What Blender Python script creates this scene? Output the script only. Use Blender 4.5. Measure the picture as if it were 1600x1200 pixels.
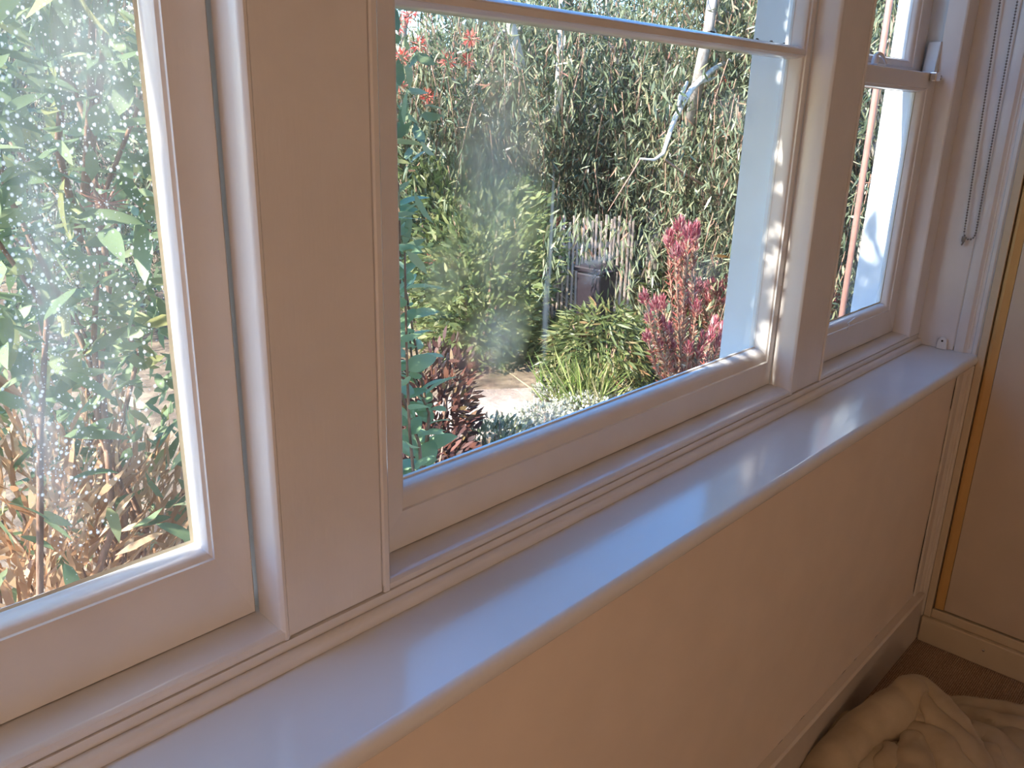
import bpy, math, random
import numpy as np
from mathutils import Vector, Matrix, noise

for o in list(bpy.data.objects):
    bpy.data.objects.remove(o)
scene = bpy.context.scene
COL = scene.collection
random.seed(7)
RNG = np.random.default_rng(7)

# ------------------------------------------------------------------ camera
S = 0.89                     # sill height above the room floor
GZ = -0.50                   # garden level, the room floor is 0
EYE = Vector((0.0, 0.0, S + 0.60))
ROT = ((0.68643147, -0.21137392, 0.6957966),
       (-0.72675651, -0.23260891, 0.64631113),
       (0.02523517, -0.949323, -0.31328745))
FPX = 1303.5                 # focal length for a 1600 px wide frame
cam_data = bpy.data.cameras.new('camera')
cam_data.sensor_width = 36.0
cam_data.lens = FPX * 36.0 / 1600.0
cam_data.clip_start = 0.02
cam_data.clip_end = 200
cam = bpy.data.objects.new('camera', cam_data)
COL.objects.link(cam)
cam.matrix_world = Matrix((
    (ROT[0][0], -ROT[0][1], -ROT[0][2], EYE.x),
    (ROT[1][0], -ROT[1][1], -ROT[1][2], EYE.y),
    (ROT[2][0], -ROT[2][1], -ROT[2][2], EYE.z),
    (0, 0, 0, 1)))
scene.camera = cam

# ------------------------------------------------------------------ light
SUN_DIR = Vector((-0.74, 0.09, 0.66)).normalized()      # towards the sun
world = bpy.data.worlds.new('sky')
scene.world = world
world.use_nodes = True
wn = world.node_tree
sky = wn.nodes.new('ShaderNodeTexSky')
sky.sky_type = 'NISHITA'
sky.sun_disc = False
sky.sun_elevation = math.asin(SUN_DIR.z)
sky.sun_rotation = math.atan2(SUN_DIR.x, SUN_DIR.y)
sky.ozone_density = 4.5
sky.air_density = 1.0
sky.dust_density = 0.4
hsv = wn.nodes.new('ShaderNodeHueSaturation')
hsv.inputs['Saturation'].default_value = 1.2
wn.links.new(sky.outputs[0], hsv.inputs['Color'])
wn.links.new(hsv.outputs[0], wn.nodes['Background'].inputs[0])
wn.nodes['Background'].inputs[1].default_value = 0.80
sun_data = bpy.data.lights.new('sun', 'SUN')
sun_data.energy = 16.0
sun_data.angle = math.radians(0.6)
sun_data.color = (1.0, 0.93, 0.82)
sun = bpy.data.objects.new('sun', sun_data)
COL.objects.link(sun)
sun.location = (-8, 3, 9)
sun.rotation_euler = SUN_DIR.to_track_quat('Z', 'Y').to_euler()

vs = scene.view_settings
vs.view_transform = 'Standard'
vs.look = 'None'
vs.gamma = 1.0
vs.use_curve_mapping = False
vs.exposure = 0.0
scene.cycles.max_bounces = 6
scene.cycles.diffuse_bounces = 3
scene.cycles.glossy_bounces = 3
scene.cycles.transmission_bounces = 4
scene.cycles.transparent_max_bounces = 12
scene.cycles.caustics_reflective = False
scene.cycles.caustics_refractive = False
scene.cycles.sample_clamp_indirect = 4.0
scene.cycles.use_adaptive_sampling = True
scene.cycles.adaptive_threshold = 0.08
scene.cycles.adaptive_min_samples = 16
LAMP_POWER = 28.0


def at(px, py, y=None, z=None, dist=None):
    """A point on the line of sight through a 1600x1200 pixel, at depth y, height z or distance."""
    d = Vector((px - 800.0, py - 600.0, FPX))
    w = Vector([sum(ROT[r][c] * d[c] for c in range(3)) for r in range(3)])
    if y is not None:
        t = (y - EYE.y) / w.y
    elif z is not None:
        t = (z - EYE.z) / w.z
    else:
        t = dist / w.length
    return EYE + w * t


# ------------------------------------------------------------------ material helpers
def nmat(name):
    m = bpy.data.materials.new(name)
    m.use_nodes = True
    nt = m.node_tree
    return m, nt, nt.nodes['Principled BSDF']


def ramp(nt, fac, stops):
    r = nt.nodes.new('ShaderNodeValToRGB')
    el = r.color_ramp.elements
    while len(el) < len(stops):
        el.new(0.5)
    for e, (p, c) in zip(el, stops):
        e.position = p
        e.color = (*c, 1)
    nt.links.new(fac, r.inputs[0])
    return r.outputs[0]


def nz(nt, vec, scale, detail=3, rough=0.5):
    n = nt.nodes.new('ShaderNodeTexNoise')
    n.inputs['Scale'].default_value = scale
    n.inputs['Detail'].default_value = detail
    n.inputs['Roughness'].default_value = rough
    if vec is not None:
        nt.links.new(vec, n.inputs['Vector'])
    return n.outputs['Fac']


def mapping(nt, scale=(1, 1, 1), space='Object'):
    tc = nt.nodes.new('ShaderNodeTexCoord')
    mp = nt.nodes.new('ShaderNodeMapping')
    mp.inputs['Scale'].default_value = scale
    nt.links.new(tc.outputs[space], mp.inputs[0])
    return mp.outputs[0]


def math_node(nt, op, a, b=None, c=None, clamp=False):
    n = nt.nodes.new('ShaderNodeMath')
    n.operation = op
    n.use_clamp = clamp
    for i, v in enumerate((a, b, c)):
        if v is None:
            continue
        if isinstance(v, (int, float)):
            n.inputs[i].default_value = v
        else:
            nt.links.new(v, n.inputs[i])
    return n.outputs[0]


def bump(nt, bsdf, height, strength, dist=0.002):
    b = nt.nodes.new('ShaderNodeBump')
    b.inputs['Strength'].default_value = strength
    b.inputs['Distance'].default_value = dist
    nt.links.new(height, b.inputs['Height'])
    nt.links.new(b.outputs[0], bsdf.inputs['Normal'])


def paint(name, col, rough=0.3, streak=(9, 40, 40), strength=0.25, mottle=0.04, chips=False, ior=1.5):
    """Brushed enamel: faint brush marks, slight mottling."""
    m, nt, b = nmat(name)
    v = mapping(nt, streak)
    h = nz(nt, v, 6, 4)
    v2 = mapping(nt)
    n2 = nz(nt, v2, 9, 3)
    lo = tuple(c * (1 - mottle) for c in col)
    hi = tuple(min(1, c * (1 + mottle)) for c in col)
    out = ramp(nt, n2, [(0.3, lo), (0.7, hi)])
    if chips:
        n3 = nz(nt, mapping(nt, (1, 1, 1)), 130, 2)
        spot = math_node(nt, 'GREATER_THAN', n3, 0.745)
        mx = nt.nodes.new('ShaderNodeMix')
        mx.data_type = 'RGBA'
        nt.links.new(spot, mx.inputs['Factor'])
        nt.links.new(out, mx.inputs['A'])
        mx.inputs['B'].default_value = (col[0] * .35, col[1] * .3, col[2] * .25, 1)
        out = mx.outputs['Result']
    nt.links.new(out, b.inputs['Base Color'])
    b.inputs['Roughness'].default_value = rough
    b.inputs['IOR'].default_value = ior
    hs = math_node(nt, 'ADD', h, math_node(nt, 'MULTIPLY', nz(nt, v2, 28, 2), 0.8))
    bump(nt, b, hs, strength, 0.0012)
    return m


M = {}
M['paint'] = paint('window_enamel', (0.78, 0.755, 0.745), 0.27, (30, 30, 5), 0.22)
M['paint_h'] = paint('rail_enamel', (0.78, 0.755, 0.745), 0.13, (5, 30, 30), 0.15, ior=1.7)
M['sill'] = paint('sill_gloss_enamel', (0.80, 0.79, 0.79), 0.145, (3, 26, 26), 0.10, 0.02, ior=1.85)
M['wallp'] = paint('wall_satin_paint', (0.86, 0.74, 0.63), 0.42, (6, 6, 6), 0.12, 0.03)
M['base'] = paint('baseboard_paint', (0.72, 0.64, 0.56), 0.33, (4, 20, 20), 0.15)
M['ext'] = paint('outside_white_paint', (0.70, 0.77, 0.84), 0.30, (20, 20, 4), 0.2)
M['ceil'] = paint('ceiling_paint', (0.80, 0.74, 0.66), 0.7, (4, 4, 4), 0.05)
M['room'] = paint('room_wall_paint', (0.76, 0.70, 0.63), 0.6, (4, 4, 4), 0.05)
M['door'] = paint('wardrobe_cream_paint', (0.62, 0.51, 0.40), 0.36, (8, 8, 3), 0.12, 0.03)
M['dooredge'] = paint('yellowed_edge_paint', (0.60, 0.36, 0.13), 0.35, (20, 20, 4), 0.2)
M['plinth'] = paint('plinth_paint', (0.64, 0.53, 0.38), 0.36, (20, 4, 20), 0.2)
M['plastic'] = paint('white_plastic', (0.80, 0.79, 0.78), 0.3, (5, 5, 5), 0.02)


def simple(name, col, rough=0.5, metal=0.0):
    m, nt, b = nmat(name)
    n = nz(nt, mapping(nt), 40, 3)
    out = ramp(nt, n, [(0.3, tuple(c * .85 for c in col)), (0.7, tuple(min(1, c * 1.1) for c in col))])
    nt.links.new(out, b.inputs['Base Color'])
    b.inputs['Roughness'].default_value = rough
    b.inputs['Metallic'].default_value = metal
    return m


M['chrome'] = simple('chrome', (0.75, 0.75, 0.76), 0.15, 1.0)
M['bead'] = simple('bead_metal', (0.24, 0.215, 0.20), 0.4, 0.5)
M['dark'] = simple('dark_shade_and_flakes', (0.03, 0.025, 0.02), 0.9)
M['copper'] = simple('copper_pipe_paint', (0.36, 0.19, 0.155), 0.5)
M['putty'] = simple('old_putty', (0.66, 0.63, 0.50), 0.8)
M['lampglass'] = None


def carpet():
    m, nt, b = nmat('loop_pile_carpet')
    v = mapping(nt, (1, 1, 1))
    w = nt.nodes.new('ShaderNodeTexWave')
    w.wave_type = 'BANDS'
    w.bands_direction = 'Y'
    w.inputs['Scale'].default_value = 62
    w.inputs['Distortion'].default_value = 1.5
    w.inputs['Detail'].default_value = 2
    w.inputs['Detail Scale'].default_value = 6
    nt.links.new(v, w.inputs['Vector'])
    n = nz(nt, v, 160, 3)
    mix = math_node(nt, 'ADD', math_node(nt, 'MULTIPLY', w.outputs['Fac'], 0.45), math_node(nt, 'MULTIPLY', n, 0.6))
    out = ramp(nt, mix, [(0.25, (0.22, 0.13, 0.08)), (0.6, (0.43, 0.29, 0.19)), (0.9, (0.62, 0.46, 0.33))])
    nt.links.new(out, b.inputs['Base Color'])
    b.inputs['Roughness'].default_value = 0.95
    bump(nt, b, mix, 0.7, 0.004)
    return m


M['carpet'] = carpet()


def cloth_mat():
    m, nt, b = nmat('drop_cloth_cotton')
    v = mapping(nt)
    n = nz(nt, v, 14, 4)
    out = ramp(nt, n, [(0.3, (0.46, 0.36, 0.23)), (0.7, (0.58, 0.47, 0.32))])
    nt.links.new(out, b.inputs['Base Color'])
    b.inputs['Roughness'].default_value = 0.9
    b.inputs['Sheen Weight'].default_value = 0.2
    bump(nt, b, nz(nt, v, 420, 2), 0.25, 0.001)
    return m


M['cloth'] = cloth_mat()


def leaf_mat(name, stops, trans=0.35, rough=0.42, gain=1.0):
    m, nt, b = nmat(name)
    g = nt.nodes.new('ShaderNodeNewGeometry')
    oi = nt.nodes.new('ShaderNodeObjectInfo')
    r = math_node(nt, 'FRACT', math_node(nt, 'ADD', g.outputs['Random Per Island'], oi.outputs['Random']))
    stops = [(p, tuple(min(.9, c * gain) for c in cc)) for p, cc in stops]
    col = ramp(nt, r, stops)
    nt.links.new(col, b.inputs['Base Color'])
    b.inputs['Roughness'].default_value = rough
    t = nt.nodes.new('ShaderNodeBsdfTranslucent')
    nt.links.new(col, t.inputs[0])
    mx = nt.nodes.new('ShaderNodeMixShader')
    mx.inputs[0].default_value = trans
    nt.links.new(b.outputs[0], mx.inputs[1])
    nt.links.new(t.outputs[0], mx.inputs[2])
    nt.links.new(mx.outputs[0], nt.nodes['Material Output'].inputs[0])
    return m


M['euc'] = leaf_mat('eucalypt_leaf', [(0.0, (0.07, 0.10, 0.05)), (0.35, (0.15, 0.18, 0.10)), (0.65, (0.25, 0.28, 0.17)),
                                      (0.86, (0.36, 0.36, 0.20)), (0.95, (0.38, 0.31, 0.20)), (1.0, (0.42, 0.20, 0.14))], 0.3, 0.30)
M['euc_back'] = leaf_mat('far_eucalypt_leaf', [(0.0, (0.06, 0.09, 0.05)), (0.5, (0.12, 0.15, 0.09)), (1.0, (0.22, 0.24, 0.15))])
M['hakea'] = leaf_mat('grey_green_leaf', [(0.0, (0.17, 0.25, 0.13)), (0.5, (0.27, 0.36, 0.21)), (0.85, (0.36, 0.43, 0.25)), (1.0, (0.46, 0.46, 0.20))], 0.4)
M['orange_refl'] = leaf_mat('orange_reflection_leaf', [(0.0, (0.44, 0.24, 0.13)), (0.5, (0.58, 0.36, 0.21)), (1.0, (0.62, 0.46, 0.30))], 0.4)  # orange of a reflection put into the leaf colour
M['sprig'] = leaf_mat('blue_green_leaf', [(0.0, (0.26, 0.42, 0.24)), (0.6, (0.36, 0.53, 0.32)), (1.0, (0.44, 0.58, 0.34))], 0.4)
M['redbrown'] = leaf_mat('red_brown_leaf', [(0.0, (0.035, 0.016, 0.014)), (0.5, (0.085, 0.032, 0.027)), (0.85, (0.19, 0.07, 0.045)), (1.0, (0.26, 0.20, 0.08))], 0.25, 0.6)
M['bract'] = leaf_mat('pink_bract', [(0.0, (0.30, 0.06, 0.08)), (0.5, (0.46, 0.13, 0.16)), (0.8, (0.60, 0.30, 0.30)), (1.0, (0.62, 0.42, 0.36))], 0.35)
M['bractleaf'] = leaf_mat('red_stem_leaf', [(0.0, (0.27, 0.09, 0.06)), (0.4, (0.42, 0.12, 0.10)), (0.7, (0.34, 0.26, 0.16)), (1.0, (0.50, 0.42, 0.32))], 0.3)
M['greenshrub'] = leaf_mat('olive_leaf', [(0.0, (0.06, 0.085, 0.025)), (0.5, (0.13, 0.16, 0.055)), (0.85, (0.25, 0.26, 0.10)), (1.0, (0.28, 0.15, 0.07))])
M['midgreen'] = leaf_mat('mid_green_leaf', [(0.0, (0.10, 0.14, 0.05)), (0.5, (0.22, 0.27, 0.11)), (0.85, (0.36, 0.38, 0.16)), (1.0, (0.48, 0.46, 0.26))])
M['whiteflower'] = leaf_mat('white_flower_leaf', [(0.0, (0.24, 0.26, 0.18)), (0.5, (0.46, 0.46, 0.37)), (1.0, (0.70, 0.68, 0.60))], 0.2)
M['grass'] = leaf_mat('grass_blade', [(0.0, (0.13, 0.22, 0.05)), (0.5, (0.28, 0.36, 0.10)), (0.8, (0.52, 0.48, 0.22)), (1.0, (0.62, 0.52, 0.32))])
M['straw'] = leaf_mat('dry_grass', [(0.0, (0.50, 0.40, 0.22)), (0.6, (0.70, 0.60, 0.38)), (1.0, (0.82, 0.74, 0.52))])
M['red'] = leaf_mat('red_blossom', [(0.0, (0.55, 0.06, 0.05)), (0.5, (0.74, 0.13, 0.10)), (1.0, (0.80, 0.30, 0.20))], 0.3)
M['yellowbloom'] = leaf_mat('yellow_blossom', [(0.0, (0.55, 0.52, 0.10)), (1.0, (0.75, 0.70, 0.20))], 0.3)
M['pinkfl'] = leaf_mat('spider_flower', [(0.0, (0.50, 0.20, 0.16)), (1.0, (0.72, 0.38, 0.30))], 0.3)
M['deadleaf'] = leaf_mat('orange_dead_leaf', [(0.0, (0.62, 0.28, 0.06)), (1.0, (0.70, 0.36, 0.10))], 0.3)


def bark(name, lo, hi, sc=(9, 9, 2.5)):
    m, nt, b = nmat(name)
    n = nz(nt, mapping(nt, sc), 5, 5, 0.6)
    out = ramp(nt, n, [(0.32, lo), (0.68, hi)])
    nt.links.new(out, b.inputs['Base Color'])
    b.inputs['Roughness'].default_value = 0.8
    bump(nt, b, n, 0.5, 0.01)
    return m


M['bark'] = bark('grey_bark', (0.24, 0.20, 0.17), (0.50, 0.45, 0.40))
M['palebark'] = bark('pale_smooth_bark', (0.52, 0.47, 0.40), (0.82, 0.77, 0.70))
M['twig'] = bark('brown_twig', (0.20, 0.11, 0.07), (0.40, 0.25, 0.18))
M['picket'] = bark('weathered_picket_wood', (0.50, 0.36, 0.29), (0.72, 0.57, 0.48), (30, 30, 4))
M['bin'] = simple('plum_grey_plastic', (0.022, 0.015, 0.021), 0.5)


def ground_mat(name, cols, sc):
    m, nt, b = nmat(name)
    v = mapping(nt)
    n = nz(nt, v, sc, 6, 0.65)
    out = ramp(nt, n, [(0.30, cols[0]), (0.5, cols[1]), (0.72, cols[2])])
    nt.links.new(out, b.inputs['Base Color'])
    b.inputs['Roughness'].default_value = 0.95
    bump(nt, b, n, 0.7, 0.03)
    return m


M['ground'] = ground_mat('leaf_litter_ground', ((0.06, 0.045, 0.03), (0.17, 0.12, 0.08), (0.36, 0.28, 0.18)), 7)
M['path'] = ground_mat('sandy_path', ((0.34, 0.25, 0.20), (0.42, 0.32, 0.26), (0.50, 0.40, 0.33)), 14)


# ------------------------------------------------------------------ glass
def glass_mat(name, blobs, spots=None, haze=0.03, blur=None, grain=(14, 1, 5)):
    """Window glass: clear pane with fresnel reflection, films of dirt, a painted reflection streak and dried drops.
    blobs: (x, z, rx, rz, strength) ellipses of film in world metres; spots: the same for drops."""
    m, nt, b = nmat(name)
    nt.nodes.remove(b)
    tc = nt.nodes.new('ShaderNodeNewGeometry')
    pos = tc.outputs['Position']
    nv = nt.nodes.new('ShaderNodeTexNoise')
    nv.inputs['Scale'].default_value = 7
    nv.inputs['Detail'].default_value = 4
    nt.links.new(pos, nv.inputs['Vector'])
    sub = nt.nodes.new('ShaderNodeVectorMath')
    sub.operation = 'SUBTRACT'
    nt.links.new(nv.outputs['Color'], sub.inputs[0])
    sub.inputs[1].default_value = (0.5, 0.5, 0.5)
    scl = nt.nodes.new('ShaderNodeVectorMath')
    scl.operation = 'SCALE'
    nt.links.new(sub.outputs[0], scl.inputs[0])
    scl.inputs['Scale'].default_value = 0.07
    add = nt.nodes.new('ShaderNodeVectorMath')
    add.operation = 'ADD'
    nt.links.new(pos, add.inputs[0])
    nt.links.new(scl.outputs[0], add.inputs[1])
    sep = nt.nodes.new('ShaderNodeSeparateXYZ')
    nt.links.new(add.outputs[0], sep.inputs[0])
    sep_raw = nt.nodes.new('ShaderNodeSeparateXYZ')
    nt.links.new(pos, sep_raw.inputs[0])

    def field(items):
        tot = None
        for (x, z, rx, rz, st) in items:
            dx = math_node(nt, 'MULTIPLY', math_node(nt, 'SUBTRACT', (sep_raw if rx < .02 else sep).outputs['X'], x), 1 / rx)
            dz = math_node(nt, 'MULTIPLY', math_node(nt, 'SUBTRACT', sep.outputs['Z'], z), 1 / rz)
            d2 = math_node(nt, 'ADD', math_node(nt, 'MULTIPLY', dx, dx), math_node(nt, 'MULTIPLY', dz, dz))
            g = math_node(nt, 'SUBTRACT', 1.0, d2, clamp=True)
            g = math_node(nt, 'MULTIPLY', math_node(nt, 'MULTIPLY', g, g), st)
            tot = g if tot is None else math_node(nt, 'MAXIMUM', tot, g)
        return tot
    wipe = nz(nt, mapping(nt, grain, 'Object'), 3, 5, 0.6)
    film = math_node(nt, 'MULTIPLY', field(blobs), math_node(nt, 'ADD', math_node(nt, 'MULTIPLY', wipe, 0.9), 0.45))
    film = math_node(nt, 'ADD', film, haze)
    if spots:
        fs = math_node(nt, 'MULTIPLY', field(spots), math_node(nt, 'MULTIPLY_ADD', nz(nt, pos, 45, 2), 2.6, -.5, clamp=True))
        tot = None
        for sc, thr, soft in ((165, 0.42, 0.16), (330, 0.46, 0.16), (80, 0.20, 0.08)):
            vo = nt.nodes.new('ShaderNodeTexVoronoi')
            vo.inputs['Scale'].default_value = sc
            mp = nt.nodes.new('ShaderNodeMapping')
            mp.inputs['Scale'].default_value = (1, 0.02, 0.85)
            nt.links.new(pos, mp.inputs[0])
            nt.links.new(mp.outputs[0], vo.inputs['Vector'])
            sepc = nt.nodes.new('ShaderNodeSeparateColor')
            nt.links.new(vo.outputs['Color'], sepc.inputs[0])
            keep = math_node(nt, 'LESS_THAN', sepc.outputs[0], fs)
            rad = math_node(nt, 'MULTIPLY', math_node(nt, 'ADD', math_node(nt, 'MULTIPLY', sepc.outputs[1], 0.8), 0.25), thr)
            inside = math_node(nt, 'MULTIPLY', math_node(nt, 'SUBTRACT', rad, vo.outputs['Distance']), 1 / soft, clamp=True)
            dsp = math_node(nt, 'MULTIPLY', inside, keep, clamp=True)
            tot = dsp if tot is None else math_node(nt, 'MAXIMUM', tot, dsp)
        film = math_node(nt, 'ADD', film, math_node(nt, 'MULTIPLY', tot, 0.75))
    film = math_node(nt, 'MINIMUM', film, 0.9)
    tr = nt.nodes.new('ShaderNodeBsdfTransparent')
    tr.inputs[0].default_value = (0.975, 0.985, 0.98, 1)
    gl = nt.nodes.new('ShaderNodeBsdfGlossy')
    gl.inputs['Roughness'].default_value = 0.0
    fr = nt.nodes.new('ShaderNodeFresnel')
    fr.inputs['IOR'].default_value = 1.45
    frs = math_node(nt, 'MULTIPLY', fr.outputs[0], 0.6)
    base = nt.nodes.new('ShaderNodeMixShader')
    nt.links.new(frs, base.inputs[0])
    nt.links.new(tr.outputs[0], base.inputs[1])
    nt.links.new(gl.outputs[0], base.inputs[2])
    cur = base.outputs[0]
    if blur:
        rf = nt.nodes.new('ShaderNodeBsdfRefraction')
        rf.inputs['IOR'].default_value = 1.03
        rf.inputs['Roughness'].default_value = 0.30
        rf.inputs['Color'].default_value = (0.95, 0.97, 0.95, 1)
        mb = nt.nodes.new('ShaderNodeMixShader')
        nt.links.new(math_node(nt, 'MULTIPLY', field(blur), math_node(nt, 'ADD', wipe, 0.35), clamp=True), mb.inputs[0])
        nt.links.new(cur, mb.inputs[1])
        nt.links.new(rf.outputs[0], mb.inputs[2])
        cur = mb.outputs[0]
    tl = nt.nodes.new('ShaderNodeBsdfTranslucent')
    tl.inputs[0].default_value = (0.95, 0.96, 0.95, 1)
    df = nt.nodes.new('ShaderNodeBsdfDiffuse')
    df.inputs[0].default_value = (0.85, 0.86, 0.85, 1)
    dirt = nt.nodes.new('ShaderNodeMixShader')
    dirt.inputs[0].default_value = 0.25
    nt.links.new(tl.outputs[0], dirt.inputs[1])
    nt.links.new(df.outputs[0], dirt.inputs[2])
    fin = nt.nodes.new('ShaderNodeMixShader')
    nt.links.new(film, fin.inputs[0])
    nt.links.new(cur, fin.inputs[1])
    nt.links.new(dirt.outputs[0], fin.inputs[2])
    nt.links.new(fin.outputs[0], nt.nodes['Material Output'].inputs[0])
    return m


YF, YG, YG3 = 0.765, 0.797, 0.787     # sash face and glass depth


def gp(px, py):
    p = at(px, py, y=YG)
    return p.x, p.z


def blob(px, py, rx, rz, st):
    x, z = gp(px, py)
    return (x, z, rx, rz, st)


M['glass_left'] = glass_mat('splashed_glass',
    [blob(70, 420, .035, .26, .30), blob(60, 640, .035, .16, .32), blob(110, 60, .10, .16, .30), blob(170, 150, .04, .03, .30),
     blob(40, 200, .06, .10, .22), blob(140, 420, .05, .2, .14), blob(170, 600, .04, .12, .16)],
    [blob(60, 420, .065, .36, 1.1), blob(70, 680, .034, .19, 1.2), blob(130, 100, .14, .2, .75), blob(165, 330, .08, .3, .6),
     blob(170, 590, .04, .14, .34), blob(240, 420, .03, .3, .12)], 0.025, None, (34, 1, 3))
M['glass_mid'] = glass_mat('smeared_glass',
    [blob(775, 530, .085, .075, .34), blob(780, 280, .10, .24, .30), blob(860, 370, .006, .12, .6), blob(852, 480, .011, .12, .4),  # last two paint a pale upright reflection streak; the others are film
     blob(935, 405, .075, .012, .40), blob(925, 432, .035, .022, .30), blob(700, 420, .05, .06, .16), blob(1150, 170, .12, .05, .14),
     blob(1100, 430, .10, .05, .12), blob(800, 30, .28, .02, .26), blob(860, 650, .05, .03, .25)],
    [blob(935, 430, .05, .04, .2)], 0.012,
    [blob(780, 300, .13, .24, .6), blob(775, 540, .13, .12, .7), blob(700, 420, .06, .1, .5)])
M['glass_far'] = glass_mat('far_glass', [blob(1330, 440, .06, .2, .08), blob(1360, 480, .3, .02, .2)], None, 0.012)


# ------------------------------------------------------------------ mesh helpers
def mk(name, verts, faces, mat, parent=None, smooth=False, bevel=0.0, seg=2, origin=None, stuff=False):
    V = np.asarray(verts, dtype=np.float64).reshape(-1, 3)
    if origin is None:
        lo, hi = V.min(0), V.max(0)
        origin = ((lo[0] + hi[0]) / 2, (lo[1] + hi[1]) / 2, lo[2])
    org = np.asarray(origin, dtype=np.float64)
    me = bpy.data.meshes.new(name)
    me.from_pydata((V - org).tolist(), [], faces)
    me.update()
    if smooth:
        me.polygons.foreach_set('use_smooth', [True] * len(me.polygons))
    o = bpy.data.objects.new(name, me)
    COL.objects.link(o)
    if mat is not None:
        me.materials.append(mat)
    if parent is not None:
        o.parent = parent
        o.location = Vector(org) - parent_world(parent)
    else:
        o.location = Vector(org)
    if bevel:
        b = o.modifiers.new('edge', 'BEVEL')
        b.width = bevel
        b.segments = seg
        b.limit_method = 'ANGLE'
        b.angle_limit = math.radians(40)
        b.harden_normals = False
    if stuff:
        o['kind'] = 'stuff'
    return o


def parent_world(p):
    v = Vector(p.location)
    while p.parent is not None:
        p = p.parent
        v = v + Vector(p.location)
    return v


def empty(name, loc):
    o = bpy.data.objects.new(name, None)
    o.empty_display_size = 0.1
    COL.objects.link(o)
    o.location = loc
    return o


def tag(o, label, cat=None, group=None, kind=None):
    if label:
        o['label'] = label
    if cat:
        o['category'] = cat
    if group:
        o['group'] = group
    if kind:
        o['kind'] = kind
    return o


def boxg(x0, x1, y0, y1, z0, z1):
    v = [(x0, y0, z0), (x1, y0, z0), (x1, y1, z0), (x0, y1, z0), (x0, y0, z1), (x1, y0, z1), (x1, y1, z1), (x0, y1, z1)]
    f = [(0, 3, 2, 1), (4, 5, 6, 7), (0, 1, 5, 4), (1, 2, 6, 5), (2, 3, 7, 6), (3, 0, 4, 7)]
    return v, f


def box(name, x0, x1, y0, y1, z0, z1, mat, parent=None, bevel=0.0, seg=2):
    v, f = boxg(x0, x1, y0, y1, z0, z1)
    return mk(name, v, f, mat, parent, False, bevel, seg)


def extrude_x(name, prof, x0, x1, mat, parent=None, smooth=False, nx=1):
    """prof: closed (y, z) outline seen from +x."""
    n = len(prof)
    v, f = [], []
    for i in range(nx + 1):
        x = x0 + (x1 - x0) * i / nx
        v += [(x, p[0], p[1]) for p in prof]
    for i in range(nx):
        for k in range(n):
            a, b = i * n + k, i * n + (k + 1) % n
            f.append((a, b, b + n, a + n))
    f.append(tuple(range(n - 1, -1, -1)))
    f.append(tuple(range(nx * n, nx * n + n)))
    o = mk(name, v, f, mat, parent)
    if smooth:
        shade_auto(o)
    return o


def extrude_z(name, prof, z0, z1, mat, parent=None, smooth=False):
    n = len(prof)
    v = [(p[0], p[1], z0) for p in prof] + [(p[0], p[1], z1) for p in prof]
    f = [(k, (k + 1) % n, n + (k + 1) % n, n + k) for k in range(n)]
    f.append(tuple(range(n - 1, -1, -1)))
    f.append(tuple(range(n, 2 * n)))
    o = mk(name, v, f, mat, parent)
    if smooth:
        shade_auto(o)
    return o


def shade_auto(o, ang=38):
    me = o.data
    me.polygons.foreach_set('use_smooth', [True] * len(me.polygons))
    me.set_sharp_from_angle(angle=math.radians(ang))


def arc(cy, cz, r, a0, a1, n, ry=None):
    ry = r if ry is None else ry
    return [(cy + ry * math.cos(math.radians(a0 + (a1 - a0) * i / n)), cz + r * math.sin(math.radians(a0 + (a1 - a0) * i / n))) for i in range(n + 1)]


def tube_geo(pts, rads, nseg=7, voff=0):
    v, f = [], []
    pts = [Vector(p) for p in pts]
    prev = None
    for i, p in enumerate(pts):
        d = (pts[min(i + 1, len(pts) - 1)] - pts[max(i - 1, 0)])
        d = d.normalized() if d.length > 1e-9 else Vector((0, 0, 1))
        if prev is None:
            u = d.orthogonal().normalized()
        else:
            u = (prev - d * prev.dot(d))
            u = u.normalized() if u.length > 1e-6 else d.orthogonal().normalized()
        prev = u
        w = d.cross(u)
        for k in range(nseg):
            a = 2 * math.pi * k / nseg
            v.append(tuple(p + (u * math.cos(a) + w * math.sin(a)) * rads[i]))
    for i in range(len(pts) - 1):
        for k in range(nseg):
            a, b = voff + i * nseg + k, voff + i * nseg + (k + 1) % nseg
            f.append((a, b, b + nseg, a + nseg))
    f.append(tuple(voff + k for k in range(nseg - 1, -1, -1)))
    f.append(tuple(voff + (len(pts) - 1) * nseg + k for k in range(nseg)))
    return v, f


def tubes(name, lines, mat, parent=None, nseg=7, smooth=True, stuff=False):
    V, F = [], []
    for pts, rads in lines:
        v, f = tube_geo(pts, rads, nseg, len(V))
        V += v
        F += f
    return mk(name, V, F, mat, parent, smooth, stuff=stuff)


def lathe(name, prof, loc, mat, parent=None, seg=20, axis='Z'):
    """prof: (radius, height) from bottom to top."""
    v, f = [], []
    n = len(prof)
    for r, h in prof:
        for k in range(seg):
            a = 2 * math.pi * k / seg
            p = (r * math.cos(a), r * math.sin(a), h)
            if axis == 'X':
                p = (p[2], p[0], p[1])
            elif axis == 'Y':
                p = (p[0], p[2], p[1])
            v.append((loc[0] + p[0], loc[1] + p[1], loc[2] + p[2]))
    for i in range(n - 1):
        for k in range(seg):
            a, b = i * seg + k, i * seg + (k + 1) % seg
            f.append((a, b, b + seg, a + seg))
    f.append(tuple(range(seg - 1, -1, -1)))
    f.append(tuple(range((n - 1) * seg, n * seg)))
    o = mk(name, v, f, mat, parent)
    shade_auto(o, 50)
    return o


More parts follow.
